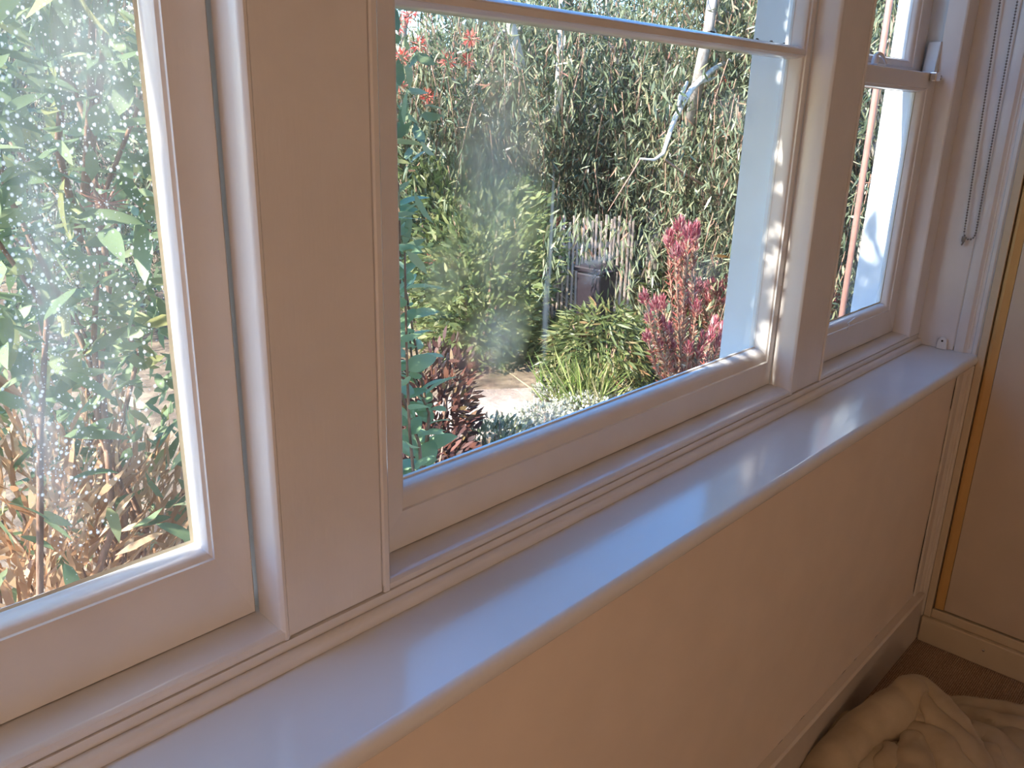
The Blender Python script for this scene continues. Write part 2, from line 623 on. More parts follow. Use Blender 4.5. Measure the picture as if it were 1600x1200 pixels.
# ================================================================== THE ROOM
XE = 2.445                   # lining plane at the far end of the window wall
XL = -1.6                    # left end of the room
YB = -3.2                    # back of the room
YW = 0.585                   # face of the panel under the sill
YP = 0.72                    # face of the window posts
YO = 0.888                   # outer face of the wall
ZH = S + 1.36                # window head
ZC = 2.62                    # ceiling

tag(box('floor', XL - .1, 3.2, YB - .1, .9, -.12, 0, M['carpet']), 'beige ribbed loop-pile carpet floor', kind='structure')
tag(box('ceiling', XL - .1, 3.2, YB - .1, .9, ZC, ZC + .1, M['ceil']), 'cream painted ceiling', kind='structure')
tag(box('wall_back', XL - .1, 3.2, YB - .1, YB, 0, ZC, M['room']), 'cream wall behind the viewer', kind='structure')
tag(box('wall_left', XL - .1, XL, YB, .9, 0, ZC, M['room']), 'cream wall at the left end of the room', kind='structure')
tag(box('wall_right', 3.1, 3.2, YB, .9, 0, ZC, M['room']), 'wall behind the wardrobe', kind='structure')

# window wall: panel below the sill (stops short of the corner strip: a joint, its shade painted on below), masonry behind, lintel above
ww = empty('wall_window', (0.4, .7, 0))
tag(ww, 'cream painted panelled wall under the long window sill', kind='structure')
pv_, pf_ = boxg(XL, 2.385, YW, YW + .012, 0, S - .03)
for i_ in (1, 2):
    pv_[i_] = (2.3855, pv_[i_][1], pv_[i_][2])
for i_ in (5, 6):
    pv_[i_] = (2.3855, pv_[i_][1], pv_[i_][2])
mk('wall_panel', pv_, pf_, M['wallp'], ww, False, .001)
box('wall_core', XL, 3.1, YW + .035, YO, GZ, S - .03, M['ext'], ww)
box('wall_core', XL, 3.1, YP + .012, YO, S - .03, S + .012, M['ext'], ww)
box('lintel', XL, 3.1, YP, YO, ZH, ZC, M['room'], ww)
box('wall_pier', XL, -.56, YP, YO, S + .012, ZH, M['room'], ww)
box('wall_pier', XE + .002, 3.1, YW, YO, S + .012, ZH, M['room'], ww)
jm = []
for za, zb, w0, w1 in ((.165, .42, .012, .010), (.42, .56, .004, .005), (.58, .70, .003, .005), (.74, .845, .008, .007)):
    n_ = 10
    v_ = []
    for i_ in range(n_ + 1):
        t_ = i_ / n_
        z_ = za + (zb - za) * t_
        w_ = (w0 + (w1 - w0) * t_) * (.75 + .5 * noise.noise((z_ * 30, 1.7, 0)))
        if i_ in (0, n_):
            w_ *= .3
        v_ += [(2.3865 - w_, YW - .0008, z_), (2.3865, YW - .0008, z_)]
    mk('joint_shade', v_, [(2 * i_, 2 * i_ + 1, 2 * i_ + 3, 2 * i_ + 2) for i_ in range(n_)], M['dark'], ww)  # dark strip on the panel face paints the joint's shade
# strip of trim in the corner, right of the painted joint shade
tp_ = [(2.3865, YW + .03), (2.3865, YW - .002), (2.390, YW - .006), (2.424, YW - .006), (2.428, YW - .010), (2.4345, YW - .013), (2.4350, YW - .0165), (2.4385, YW - .019), (2.4400, YW - .0250), (XE + .03, YW - .0250), (XE + .03, YW + .03)]
tag(extrude_z('trim_1', tp_[::-1], .0, S - .0305, M['base'], None, True),
    'narrow upright corner strip beside the joint with painted shade', kind='structure')
# baseboard with a rounded, slightly sloped top
bb = [(YW + .001, 0.0), (YW + .001, .158), (YW - .006, .158)] + [(YW - .016 + .010 * math.cos(math.radians(a)), .146 + .012 * math.sin(math.radians(a))) for a in (70, 110, 150)] + [(YW - .020, .135), (YW - .021, .0)]
bbo = extrude_x('baseboard_window', bb, XL, 2.43, M['base'], None, True)
tag(bbo, 'cream baseboard under the window wall', kind='structure')
# little dark cracks in the paint along the top of the baseboard
for k, (px, py, ln) in enumerate(((1322, 1043, .028), (1340, 1022, .02), (1257, 1116, .03), (1222, 1157, .026), (1372, 990, .02))):
    p = at(px, py, y=YW - .004)
    v = []
    n = 6
    for i in range(n + 1):
        x = p.x + ln * (i / n - .5)
        w = .0011 * math.sin(math.pi * (i + .3) / (n + .6))
        v += [(x, YW - .0006, .1585 + w + .0008 * math.sin(i * 3.1 + k)), (x, YW - .0006, .1585 - w + .0008 * math.sin(i * 3.1 + k))]
    mk('paint_crack', v, [(2 * i, 2 * i + 2, 2 * i + 3, 2 * i + 1) for i in range(n)], M['dark'], bbo)

# ------------------------------------------------------------------ sill and mouldings
prof = [(YP + .012, S - .03), (YP + .012, S)] + [(.568 + .0, S)] + arc(.568, S - .015, .015, 90, 270, 10, .013) + [(.575, S - .03)]
sill = extrude_x('window_sill', prof, XL, XE + .012, M['sill'], None, True)
tag(sill, 'long glossy white window sill with rounded nose', kind='structure')
# cove under the sill nose
cv = [(YW - .0005, S - .0305), (YW - .010, S - .0305), (YW - .009, S - .034), (YW - .004, S - .040), (YW - .0005, S - .043)]
tag(extrude_x('trim_2', cv, XL, XE - .06, M['base'], None, True), 'thin painted bead where the sill meets the wall panel', kind='structure')
# bead standing at the back of the sill, and the fillet above it
pr = [(YP + .011, S + .0002), (.706, S + .0002), (.706, S + .006)] + arc(.7135, S + .0105, .0075, 190, 70, 7) + [(.7165, S + .016), (.7165, S + .030), (YP + .011, S + .0305)]
pr = pr[::-1]
tag(extrude_x('trim_3', pr[::-1], XL, XE, M['paint_h'], None, True), 'beaded moulding along the back of the sill', kind='structure')

# ------------------------------------------------------------------ posts between the windows
P1 = (.4195, .5520)
P2 = (1.6600, 1.7960)
tag(box('trim_4', P1[0], P1[1], YP, YO, S + .0306, ZH, M['paint'], None, .0025, 3), 'wide flat white post between the left and middle windows', kind='structure')
tag(box('trim_5', P2[0], P2[1], YP, YO, S + .0306, ZH, M['paint'], None, .0025, 3), 'white post between the middle and far windows', kind='structure')


def ring_member(side, R, ys, gap=0.0):
    """One mitred side of a frame given nested rectangles R[i]=(x0,x1,z0,z1) at depths ys[i]."""
    v, f = [], []
    for (x0, x1, z0, z1), y in zip(R, ys):
        c = [(x0, y, z0), (x1, y, z0), (x1, y, z1), (x0, y, z1)]
        i, j = {'bottom': (0, 1), 'right': (1, 2), 'top': (2, 3), 'left': (3, 0)}[side]
        v += [c[i], c[j]]
    n = len(R)
    for k in range(n):
        a, b = 2 * k, 2 * ((k + 1) % n)
        f.append((a, a + 1, b + 1, b))
    f.append(tuple(2 * k for k in range(n)))
    f.append(tuple(2 * k + 1 for k in range(n - 1, -1, -1)))
    return v, f


def sash(root, x0, x1, z0, z1, face, opening, yf, yg, yb, top=True):
    """A mitred sash: face=(x0,x1,z0,z1) inner edge of the flat face, opening=the same for the glass opening."""
    fx0, fx1, fz0, fz1 = face
    gx0, gx1, gz0, gz1 = opening

    def lerp(t):
        return (fx0 + (gx0 - fx0) * t, fx1 + (gx1 - fx1) * t, fz0 + (gz0 - fz0) * t, fz1 + (gz1 - fz1) * t)
    o = (x0, x1, z0, z1)
    oi = (x0 + .002, x1 - .002, z0 + .002, z1 - .002)
    R, Y = [o, o, oi], [yb, yf + .002, yf]
    R.append(lerp(0)); Y.append(yf)
    R.append(lerp(.06)); Y.append(yf + .003)
    for a in (15, 32, 48, 62, 76, 90):                       # ovolo towards the glass
        t = .12 + .80 * math.sin(math.radians(a)) ** .62
        R.append(lerp(t)); Y.append(yf + .004 + (yg - yf - .006) * (1 - math.cos(math.radians(a))))
    R.append(lerp(1)); Y.append(yg - .002)
    R.append(lerp(1)); Y.append(yg + .003)
    R.append(lerp(.35)); Y.append(yb)
    out = []
    for sd, nm, mt in (('left', 'stile', 'paint'), ('right', 'stile', 'paint'), ('bottom', 'bottom_rail', 'paint_h'), ('top', 'top_rail', 'paint_h')):
        v, f = ring_member(sd, R, Y)
        ob = mk(nm, v, f, M[mt], root)
        shade_auto(ob, 32)
        out.append(ob)
    return out


def putty(root, g, yg):
    """Thin line of old putty where the glass meets the frame."""
    x0, x1, z0, z1 = g
    w = .0035
    out = []
    for (a, b, c, d) in ((x0, x0 + w, z0, z1), (x1 - w, x1, z0, z1), (x0 + w, x1 - w, z0, z0 + w)):
        n = 26
        horiz = (b - a) > (d - c)
        v, f = [], []
        for i in range(n + 1):
            t = i / n
            j = .0014 * noise.noise((t * 9 + a * 7, c * 5, 3.3)) 
            if horiz:
                x = a + (b - a) * t
                v += [(x, yg - .0042, c), (x, yg - .0032, d + j)]
            else:
                z = c + (d - c) * t
                if a == x0:
                    v += [(a, yg - .0042, z), (b + j, yg - .0032, z)]
                else:
                    v += [(a + j, yg - .0032, z), (b, yg - .0042, z)]
        for i in range(n):
            f.append((2 * i, 2 * i + 1, 2 * i + 3, 2 * i + 2))
        out.append(mk('putty_line', v, f, M['putty'], root))
    return out


def bottom_stop(root, x0, x1, zt=.044):
    """The lip that runs along the bottom of a window, between the moulding and the sash."""
    p = [(YF + .04, S + .0307), (YP - .001, S + .0307), (YP - .002, S + .033), (YP - .002, S + zt - .004)] + \
        [(YP + .001, S + zt - .001), (YP + .004, S + zt)] + [(YF - .006, S + zt + .003), (YF + .04, S + zt + .0025)]
    return extrude_x('bottom_stop', p, x0, x1, M['paint_h'], root, True)


def side_stop(root, xa, xb, face):
    """Upright stop bead; its rounded nose looks into the opening."""
    y0, y1 = YP - .003, YF - .0012
    if face == 'left':       # opening lies to the left
        p = [(xb, y0 + .002), (xb, y1), (xa, y1), (xa, y0 + .006)] + [(xa + .002, y0 + .0025), (xa + .005, y0)] + [(xb - .002, y0)]
    else:
        p = [(xa, y1), (xa, y0 + .002), (xa + .002, y0), (xb - .005, y0), (xb - .002, y0 + .0025), (xb, y0 + .006), (xb, y1)]
        p = p[::-1]
    return extrude_z('side_stop', p, S + .0308, ZH, M['paint'], root, True)


def lining(root, xa, xb):
    return box('jamb_lining', xa, xb, YF - .001, YO + .004, S + .0307, ZH, M['ext'], root, .002)


def clear_glass():
    m, nt, b = nmat('clear_glass')
    nt.nodes.remove(b)
    t = nt.nodes.new('ShaderNodeBsdfTransparent')
    t.inputs[0].default_value = (0.98, 0.99, 0.985, 1)
    nt.links.new(t.outputs[0], nt.nodes['Material Output'].inputs[0])
    return m


M['clear'] = clear_glass()


def pane(x0, x1, yg, z0, z1, mat, root):
    v, f = boxg(x0, x1, yg - .0015, yg + .0025, z0, z1)
    o = mk('pane', v, f, M['clear'], root)
    o.data.materials.append(mat)
    o.data.polygons[2].material_index = 1       # the face that looks into the room carries dirt and reflection
    return o


# ---- window_1, left
w1 = tag(empty('window_1', (-.07, YF, S + .03)), 'left window with drip-splashed glass', kind='structure')
g1 = (-.46, .3555, S + .146, ZH - .08)
sash(w1, -.535, .4065, S + .0485, ZH - .004, (-.475, .3635, S + .134, ZH - .066), g1, YF, YG, YF + .045)
pane(g1[0] - .004, g1[1] + .004, YG, g1[2] - .004, g1[3] + .004, M['glass_left'], w1)
putty(w1, g1, YG)
bottom_stop(w1, -.56, .4195, .045)
side_stop(w1, .4095, .4195, 'left')
side_stop(w1, -.56, -.538, 'right')
lining(w1, .4195 - .006, .4193)
lining(w1, -.559, -.5385)
box('sill_outside', -.56, .4193, YF + .05, YO + .05, S + .0125, S + .040, M['ext'], w1, .004)

# ---- window_2, middle
w2 = tag(empty('window_2', (1.1, YF, S + .03)), 'wide middle window with a glazing bar and smeared glass', kind='structure')
G2 = (.634, 1.613, S + .130, ZH - .08)
sash(w2, .5665, 1.6435, S + .0465, ZH - .004, (.621, 1.6235, S + .100, ZH - .066), G2, YF, YG, YF + .045)
zb0, zb1 = S + .7035, S + .729
barp = [(YF + .045, zb0 + .008), (YF + .045, zb1 - .008), (YG + .003, zb1), (YG - .002, zb1), (YF + .010, zb1 - .0035), (YF + .004, zb1 - .008), (YF + .0035, zb1 - .010),
        (YF + .001, zb1 - .0105), (YF + .001, zb0 + .0065), (YF + .0035, zb0 + .006), (YF + .006, zb0 + .003), (YF + .014, zb0 + .0005), (YG - .002, zb0), (YG + .003, zb0)]
extrude_x('glazing_bar', barp[::-1], G2[0] - .008, G2[1] + .008, M['paint_h'], w2, True)
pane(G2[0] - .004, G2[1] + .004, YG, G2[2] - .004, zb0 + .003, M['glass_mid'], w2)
pane(G2[0] - .004, G2[1] + .004, YG, zb1 - .003, G2[3] + .004, M['glass_far'], w2)
# flaking dark patches of bare putty along the bar
for k, (px, py, ln) in enumerate(((927, 5, .012), (1112, 49, .03), (1165, 60, .02), (1183, 64, .014), (1205, 68, .016), (1225, 74, .012))):
    p = at(px, py, y=YG - .003)
    v = []
    n = 7
    for i in range(n + 1):
        w = .0022 * math.sin(math.pi * (i + .3) / (n + .6)) * (1 + .4 * math.sin(i * 2.3 + k))
        x = p.x + ln * (i / n - .5)
        v += [(x, YG - .0035, zb1 + .0003), (x, YG - .0030, zb1 + .0003 + max(.0006, w))]
    mk('putty_flake', v, [(2 * i, 2 * i + 2, 2 * i + 3, 2 * i + 1) for i in range(n)], M['dark'], w2)
bottom_stop(w2, .5520, 1.6600, .043)
side_stop(w2, .5520, .5650, 'right')
side_stop(w2, 1.6450, 1.6600, 'left')
lining(w2, .5522, .5650)
lining(w2, 1.6450, 1.6598)
box('sill_outside', .5522, 1.6598, YF + .05, YO + .05, S + .0125, S + .040, M['ext'], w2, .004)

# ---- window_3, far: two sliding sashes
w3 = tag(empty('window_3', (2.08, YF, S + .03)), 'far narrow sliding window with chrome catch', kind='structure')
XR3 = 2.366
G3 = (1.862, 2.2955, S + .128, S + .664)
sash(w3, 1.8085, XR3 - .001, S + .0405, S + .711, (1.848, 2.312, S + .108, S + .674), G3, YF - .003, YG3, YF + .034)
pane(G3[0] - .004, G3[1] + .004, YG3, G3[2] - .004, G3[3] + .004, M['glass_far'], w3)
putty(w3, G3, YG3)
U3 = (1.866, 2.2925, S + .742, ZH - .06)
sash(w3, 1.8085, XR3 + .012, S + .680, ZH - .004, (1.852, 2.31, S + .722, ZH - .05), U3, YF + .040, YF + .060, YF + .082)
pane(U3[0] - .004, U3[1] + .004, YF + .06, U3[2] - .004, U3[3] + .004, M['glass_far'], w3)
bottom_stop(w3, 1.7960, XE - .001, .037)
side_stop(w3, 1.7960, 1.8070, 'right')
side_stop(w3, XR3, XE - .001, 'left')
lining(w3, 1.7962, 1.8070)
lining(w3, XR3 + .014, XE)
box('sill_outside', 1.7962, XE, YF + .09, YO + .05, S + .0125, S + .040, M['ext'], w3, .004)
# catch on the meeting rail: base plate, curved lever, chrome knob and pin at the end
zr = S + .711
cx = at(1372, 98, y=YF + .012).x
lat = box('latch_plate', cx - .022, cx + .030, YF + .004, YF + .022, zr, zr + .004, M['plastic'], w3, .0012)
pts, rads = [], []
for i in range(9):
    t = i / 8
    pts.append((cx - .012 + .034 * t, YF + .012 - .010 * t, zr + .006 + .020 * math.sin(math.pi * (1 - t) * .62)))
    rads.append(.0042 - .0016 * t)
tubes('latch_lever', [(pts, rads)], M['plastic'], lat, 8)
lathe('latch_boss', [(.007, 0), (.008, .006), (.006, .016), (.003, .021)], (cx - .016, YF + .013, zr + .004), M['plastic'], lat, 14)
# chock block standing in the empty track on top of the sash
xk = XR3 + .013
blk = [(xk - .010, YF - .002), (xk - .001, YF + .032), (xk - .030, YF + .030), (xk - .034, YF - .001)]
v = [(p[0], p[1], zr + .0004) for p in blk] + [(p[0] + (.014 if i > 1 else 0.0), p[1], zr + .075) for i, p in enumerate(blk)]
mk('chock_block', v, [(0, 1, 2, 3), (7, 6, 5, 4), (0, 4, 5, 1), (1, 5, 6, 2), (2, 6, 7, 3), (3, 7, 4, 0)], M['ext'], w3, False, .0015)
lathe('chrome_pin', [(.0055, 0), (.0055, .010), (.0075, .0102), (.0075, .018), (.005, .0185), (.005, .026), (.0078, .0262), (.0078, .034), (.006, .036)],
      (XR3 - .026, YF - .013, zr - .010), M['chrome'], w3, 18, 'X')
box('chrome_bracket', XR3 - .056, XR3 - .024, YF - .020, YF - .004, zr - .020, zr + .001, M['chrome'], w3, .002)
# wire hook stuck on the bottom rail of the sash
hk = at(1330, 503, y=YF - .004)
tubes('wire_hook', [([(hk.x - .02, YF - .0045, hk.z), (hk.x, YF - .007, hk.z + .006), (hk.x + .016, YF - .006, hk.z + .007), (hk.x + .02, YF - .0045, hk.z + .004)], [.0016, .002, .002, .0016]),
                    ([(hk.x - .012, YF - .0048, hk.z + .002), (hk.x - .016, YF - .006, hk.z - .008), (hk.x - .018, YF - .0045, hk.z - .018)], [.0012, .0012, .001])], M['plastic'], w3, 6)

# ------------------------------------------------------------------ lining at the far end of the sill
tag(box('trim_6', XE, XE + .03, .6235, YP + .02, S + .0003, ZH, M['paint'], None, .0012), 'flat white board closing the far end of the window recess', kind='structure')
ap = [(XE + .03, .6215), (XE + .001, .6215), (XE - .003, .6190), (XE - .0045, .6140), (XE - .004, .596), (XE + .001, .590), (XE + .004, .586), (XE + .005, .578),
      (XE + .000, .574), (XE - .001, .566), (XE + .003, .5605), (XE + .03, .5605)]
tag(extrude_z('trim_7', ap, S + .0003, ZC, M['paint'], None, True), 'moulded architrave beside the wardrobe, above the sill end', kind='structure')

# ------------------------------------------------------------------ wardrobe
XD = 2.452
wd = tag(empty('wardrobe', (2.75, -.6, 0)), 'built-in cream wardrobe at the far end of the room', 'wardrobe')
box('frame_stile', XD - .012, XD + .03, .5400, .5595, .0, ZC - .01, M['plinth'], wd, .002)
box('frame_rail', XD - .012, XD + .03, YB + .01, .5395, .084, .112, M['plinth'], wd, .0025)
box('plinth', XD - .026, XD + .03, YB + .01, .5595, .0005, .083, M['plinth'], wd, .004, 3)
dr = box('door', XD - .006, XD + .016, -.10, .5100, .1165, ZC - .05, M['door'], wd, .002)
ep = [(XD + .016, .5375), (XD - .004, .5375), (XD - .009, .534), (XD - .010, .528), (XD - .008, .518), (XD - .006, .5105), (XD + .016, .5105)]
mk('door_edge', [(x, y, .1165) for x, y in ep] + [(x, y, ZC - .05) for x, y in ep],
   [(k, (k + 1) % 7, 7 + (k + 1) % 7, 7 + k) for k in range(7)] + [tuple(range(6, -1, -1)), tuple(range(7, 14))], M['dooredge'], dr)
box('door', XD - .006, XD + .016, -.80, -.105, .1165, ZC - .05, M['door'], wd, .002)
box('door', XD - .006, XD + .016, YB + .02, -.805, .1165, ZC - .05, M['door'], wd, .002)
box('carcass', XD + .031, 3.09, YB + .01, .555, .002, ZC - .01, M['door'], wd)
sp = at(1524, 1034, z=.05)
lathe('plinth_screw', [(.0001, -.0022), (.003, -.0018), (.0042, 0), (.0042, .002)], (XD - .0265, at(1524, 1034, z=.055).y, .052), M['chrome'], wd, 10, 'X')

# ------------------------------------------------------------------ blind chain and its bracket
bc = empty('blind_chain', (XE - .012, .63, S + .30))
tag(bc, 'beaded metal blind chain hanging in a loop at the far end', 'blind chain')


def bead_line(pts, name, parent, r=.0027, pitch=.0070):
    V, F = [], []
    base = []
    for i, (ph, cnt) in enumerate(((-90, 1), (-35, 6), (35, 6), (90, 1))):
        pass
    P = [Vector(p) for p in pts]
    seglen = [0]
    for a, b in zip(P, P[1:]):
        seglen.append(seglen[-1] + (b - a).length)
    L = seglen[-1]
    n = int(L / pitch)
    for k in range(n + 1):
        s = k * pitch
        j = max(0, min(len(P) - 2, next((i for i in range(len(P) - 1) if seglen[i + 1] >= s), len(P) - 2)))
        t = (s - seglen[j]) / max(1e-9, seglen[j + 1] - seglen[j])
        c = P[j].lerp(P[j + 1], t)
        off = len(V)
        V.append((c.x, c.y, c.z - r))
        for zz, rr in ((-.5, .866), (.5, .866)):
            for a in range(6):
                V.append((c.x + r * rr * math.cos(a * math.pi / 3), c.y + r * rr * math.sin(a * math.pi / 3), c.z + r * zz))
        V.append((c.x, c.y, c.z + r))
        for a in range(6):
            b = (a + 1) % 6
            F += [(off, off + 1 + b, off + 1 + a), (off + 1 + a, off + 1 + b, off + 7 + b, off + 7 + a), (off + 13, off + 7 + a, off + 7 + b)]
    v, f = tube_geo(pts, [.0007] * len(pts), 4, len(V))
    V += v
    F += f
    return mk(name, V, F, M['bead'], parent, True)


XC = XE - .012


def lp(px, py):
    d = at(px, py, dist=1) - EYE
    t = (XC - EYE.x) / d.x
    return EYE + d * t


a0, a1 = lp(1563, 0), lp(1506, 366)
b0, b1 = lp(1590, 0), lp(1525, 362)
top = ZH - .03
ext = lambda p, q: p + (p - q) * ((top - p.z) / (p.z - q.z))
bead_line([ext(a0, a1), a0, a1], 'bead_strand', bc)
mid = lp(1517, 374)
bead_line([ext(b0, b1), b0, b1, lp(1522, 371), mid, lp(1511, 374), a1], 'bead_strand', bc)
jn = lp(1506, 374)
box('chain_joiner', jn.x - .003, jn.x + .003, jn.y - .004, jn.y + .005, jn.z - .007, jn.z + .008, M['bead'], bc, .0015)
tubes('joiner_tail', [([(jn.x, jn.y, jn.z - .007), (jn.x, jn.y + .003, jn.z - .016)], [.0026, .0018])], M['bead'], bc, 6)
box('chain_control', XC - .012, XE - .0005, ext(a0, a1).y - .03, ext(a0, a1).y + .012, top - .005, top + .025, M['plastic'], bc, .003)
# white tab screwed to the board
tp = lp(1466, 540)
tb = empty('chain_bracket', (XE - .004, .648, S))
tag(tb, 'small white plastic tab with a screw hole on the sill end', 'bracket')
pt = [(-.013, 0), (.013, 0), (.012, .016)] + [(.0115 * math.cos(math.radians(a)), .022 + .0115 * math.sin(math.radians(a))) for a in range(0, 181, 20)] + [(-.012, .016)]
n = len(pt)
v = [(XE - .0130, .650 + p[0], S + .0008 + p[1]) for p in pt] + [(XE - .0006, .650 + p[0], S + .0008 + p[1]) for p in pt]
tab = mk('tab', v, [tuple(range(n)), tuple(range(2 * n - 1, n - 1, -1))] + [(k, n + k, n + (k + 1) % n, (k + 1) % n) for k in range(n)], M['plastic'], tb, False, .0015)
lathe('screw_hole', [(.0028, -.0142), (.0028, -.012)], (XE, .650, S + .024), M['dark'], tab, 10, 'X')

# ------------------------------------------------------------------ added warm fill lamp, unseen behind the viewer
LX, LY, LZ = -.45, -1.15, .80
lamp = tag(empty('fill_lamp', (LX, LY, 0)), 'added fill lamp with opal glass globe, unseen behind the viewer', 'lamp')
lm, lnt, lb = nmat('opal_glass_lit')
lb.inputs['Base Color'].default_value = (.9, .85, .75, 1)
lb.inputs['Emission Color'].default_value = (1.0, .67, .45, 1)
lb.inputs['Emission Strength'].default_value = LAMP_POWER
gl = []
for i in range(13):
    a = -90 + 180 * i / 12
    gl.append((max(.002, .16 * math.cos(math.radians(a))), .16 + .16 * math.sin(math.radians(a))))
lathe('globe', gl, (LX, LY, LZ), lm, lamp, 24)
tubes('pole', [([(LX, LY, .03), (LX, LY, LZ - .004)], [.010, .010])], M['chrome'], lamp, 10)
lathe('lamp_base', [(.15, 0), (.15, .012), (.13, .022), (.02, .030)], (LX, LY, .001), M['chrome'], lamp, 28)

# ------------------------------------------------------------------ drop cloth
def build_cloth():
    def fp(cx_, cy_, h):                    # crop pixel of the close-up -> world at height h
        return at(1230 + cx_ * 370 / 1600, 1020 + cy_ * 180 / 778, z=h)
    ridges = [
        ([(250, 800, .06), (330, 650, .085), (480, 490, .10), (640, 370, .115), (800, 262, .125), (900, 215, .125), (1010, 300, .115), (1110, 420, .095), (1200, 560, .07)], .037),
        ([(60, 790, .035), (190, 650, .045), (330, 510, .05), (420, 450, .05)], .028),
        ([(830, 275, .115), (865, 350, .10), (880, 440, .085)], .022),
        ([(860, 275, .115), (960, 380, .105), (1080, 480, .095), (1200, 600, .085), (1330, 780, .07), (1420, 900, .05)], .034),
        ([(840, 490, .075), (960, 530, .09), (1050, 585, .09), (1100, 660, .085), (1200, 760, .07), (1260, 860, .05)], .030),
        ([(340, 760, .045), (500, 680, .045), (650, 620, .042), (850, 590, .030)], .020),
        ([(480, 760, .055), (620, 670, .07), (740, 630, .062), (850, 620, .045)], .024),
        ([(660, 800, .06), (680, 720, .075), (700, 640, .075)], .022),
        ([(850, 820, .075), (860, 700, .085), (880, 570, .08)], .028),
        ([(1190, 540, .045), (1280, 500, .05), (1380, 530, .055), (1470, 620, .055), (1560, 760, .05)], .036),
        ([(1400, 650, .05), (1420, 740, .055), (1480, 860, .05)], .024),
        ([(1080, 300, .018), (1240, 320, .022), (1420, 350, .022), (1650, 390, .02)], .045),
        ([(1220, 400, .025), (1400, 420, .03), (1600, 480, .03)], .040),
        ([(1540, 560, .035), (1680, 640, .04), (1800, 800, .04)], .05),
        ([(900, 900, .08), (1000, 1100, .07), (1200, 1300, .06)], .05),
        ([(500, 900, .07), (600, 1100, .08), (800, 1300, .06)], .05),
    ]
    pts = []
    for line, w in ridges:
        P = [(fp(a, b, h), h) for a, b, h in line]
        pts.append(([(p.x, p.y, h) for p, h in P], w))
    NX, NY = 170, 150
    x0, x1, y0, y1 = 1.33, 2.415, .02, .566
    X, Y = np.meshgrid(np.linspace(x0, x1, NX), np.linspace(y0, y1, NY), indexing='ij')
    H = np.full_like(X, .008)
    nzf = np.vectorize(lambda a, b, c: noise.noise((a, b, c)))
    wob = nzf(X * 9, Y * 9, 3.0) * .014
    for line, w in pts:
        best = np.zeros_like(X)
        for (ax, ay, ah), (bx, by, bh) in zip(line, line[1:]):
            dx, dy = bx - ax, by - ay
            L2 = dx * dx + dy * dy + 1e-9
            t = np.clip(((X - ax) * dx + (Y - ay) * dy) / L2, 0, 1)
            d = np.sqrt((X - ax - t * dx) ** 2 + (Y - ay - t * dy) ** 2)
            h = ah + (bh - ah) * t
            d = np.abs(d + wob * .5)
            prof = np.clip(1 - (d / (w * 1.10)) ** 2, 0, 1) ** .62
            best = np.maximum(best, h * 1.12 * prof)
        H = np.maximum(H, best) + 0.05 * np.minimum(H, best)
    H += .006 * nzf(X * 22, Y * 22, 8.0) + .010 * np.abs(nzf(X * 8, Y * 8, 5.0))
    # outline of the cloth: drop the sheet's rim on the carpet along a wavy border
    lim = []
    for (a, b) in ((60, 800), (190, 640), (330, 490), (480, 380), (640, 300), (800, 205), (890, 165), (980, 190), (1060, 275), (1250, 300), (1420, 320), (1650, 360), (1900, 420)):
        p = fp(a, b, .02)
        lim.append((p.x, p.y))
    # soft smoothing
    for _ in range(1):
        Hp = np.pad(H, 1, mode='edge')
        H = (Hp[1:-1, 1:-1] * 4 + Hp[:-2, 1:-1] + Hp[2:, 1:-1] + Hp[1:-1, :-2] + Hp[1:-1, 2:]) / 8
    poly = [(x0 - .1, y0 - .1)] + [(1.30, .562)] + lim + [(2.415, .02), (2.40, y0 - .1)]
    px_ = np.array([p[0] for p in poly]); py_ = np.array([p[1] for p in poly])
    inside = np.zeros(X.shape, bool)
    j = len(poly) - 1
    for i in range(len(poly)):
        c = ((py_[i] > Y) != (py_[j] > Y)) & (X < (px_[j] - px_[i]) * (Y - py_[i]) / (py_[j] - py_[i] + 1e-12) + px_[i])
        inside ^= c
        j = i
    H = np.maximum(H, .006)
    # lean the folds over a little so that they tuck under themselves
    gx, gy = np.gradient(H, X[1, 0] - X[0, 0], Y[0, 1] - Y[0, 0])
    k = .018
    XX = X + np.clip(gx, -2, 2) * k * (H > .03) * -0.6
    YY = np.minimum(Y + np.clip(gy, -2, 2) * k * (H > .03) * -0.6, .5655 - H * 0)
    V = np.stack([XX, YY, H], -1).reshape(-1, 3)
    F = []
    for i in range(NX - 1):
        for jj in range(NY - 1):
            if inside[i, jj] and inside[i + 1, jj] and inside[i, jj + 1] and inside[i + 1, jj + 1]:
                a = i * NY + jj
                F.append((a, a + NY, a + NY + 1, a + 1))
    used = sorted({q for f in F for q in f})
    re = {q: i for i, q in enumerate(used)}
    o = mk('drop_cloth', V[used], [tuple(re[q] for q in f) for f in F], M['cloth'], None, True)
    sol = o.modifiers.new('thickness', 'SOLIDIFY')
    sol.thickness = .003
    sol.offset = -1
    ss = o.modifiers.new('smooth', 'SUBSURF')
    ss.levels = 1
    ss.render_levels = 1
    return tag(o, 'crumpled beige cotton drop cloth heaped on the carpet', 'drop cloth')


build_cloth()

# ================================================================== THE GARDEN
tag(box('ground', -9, 26, YO + .01, 32, GZ - .2, GZ, M['ground']), 'garden soil strewn with leaf litter', kind='structure')


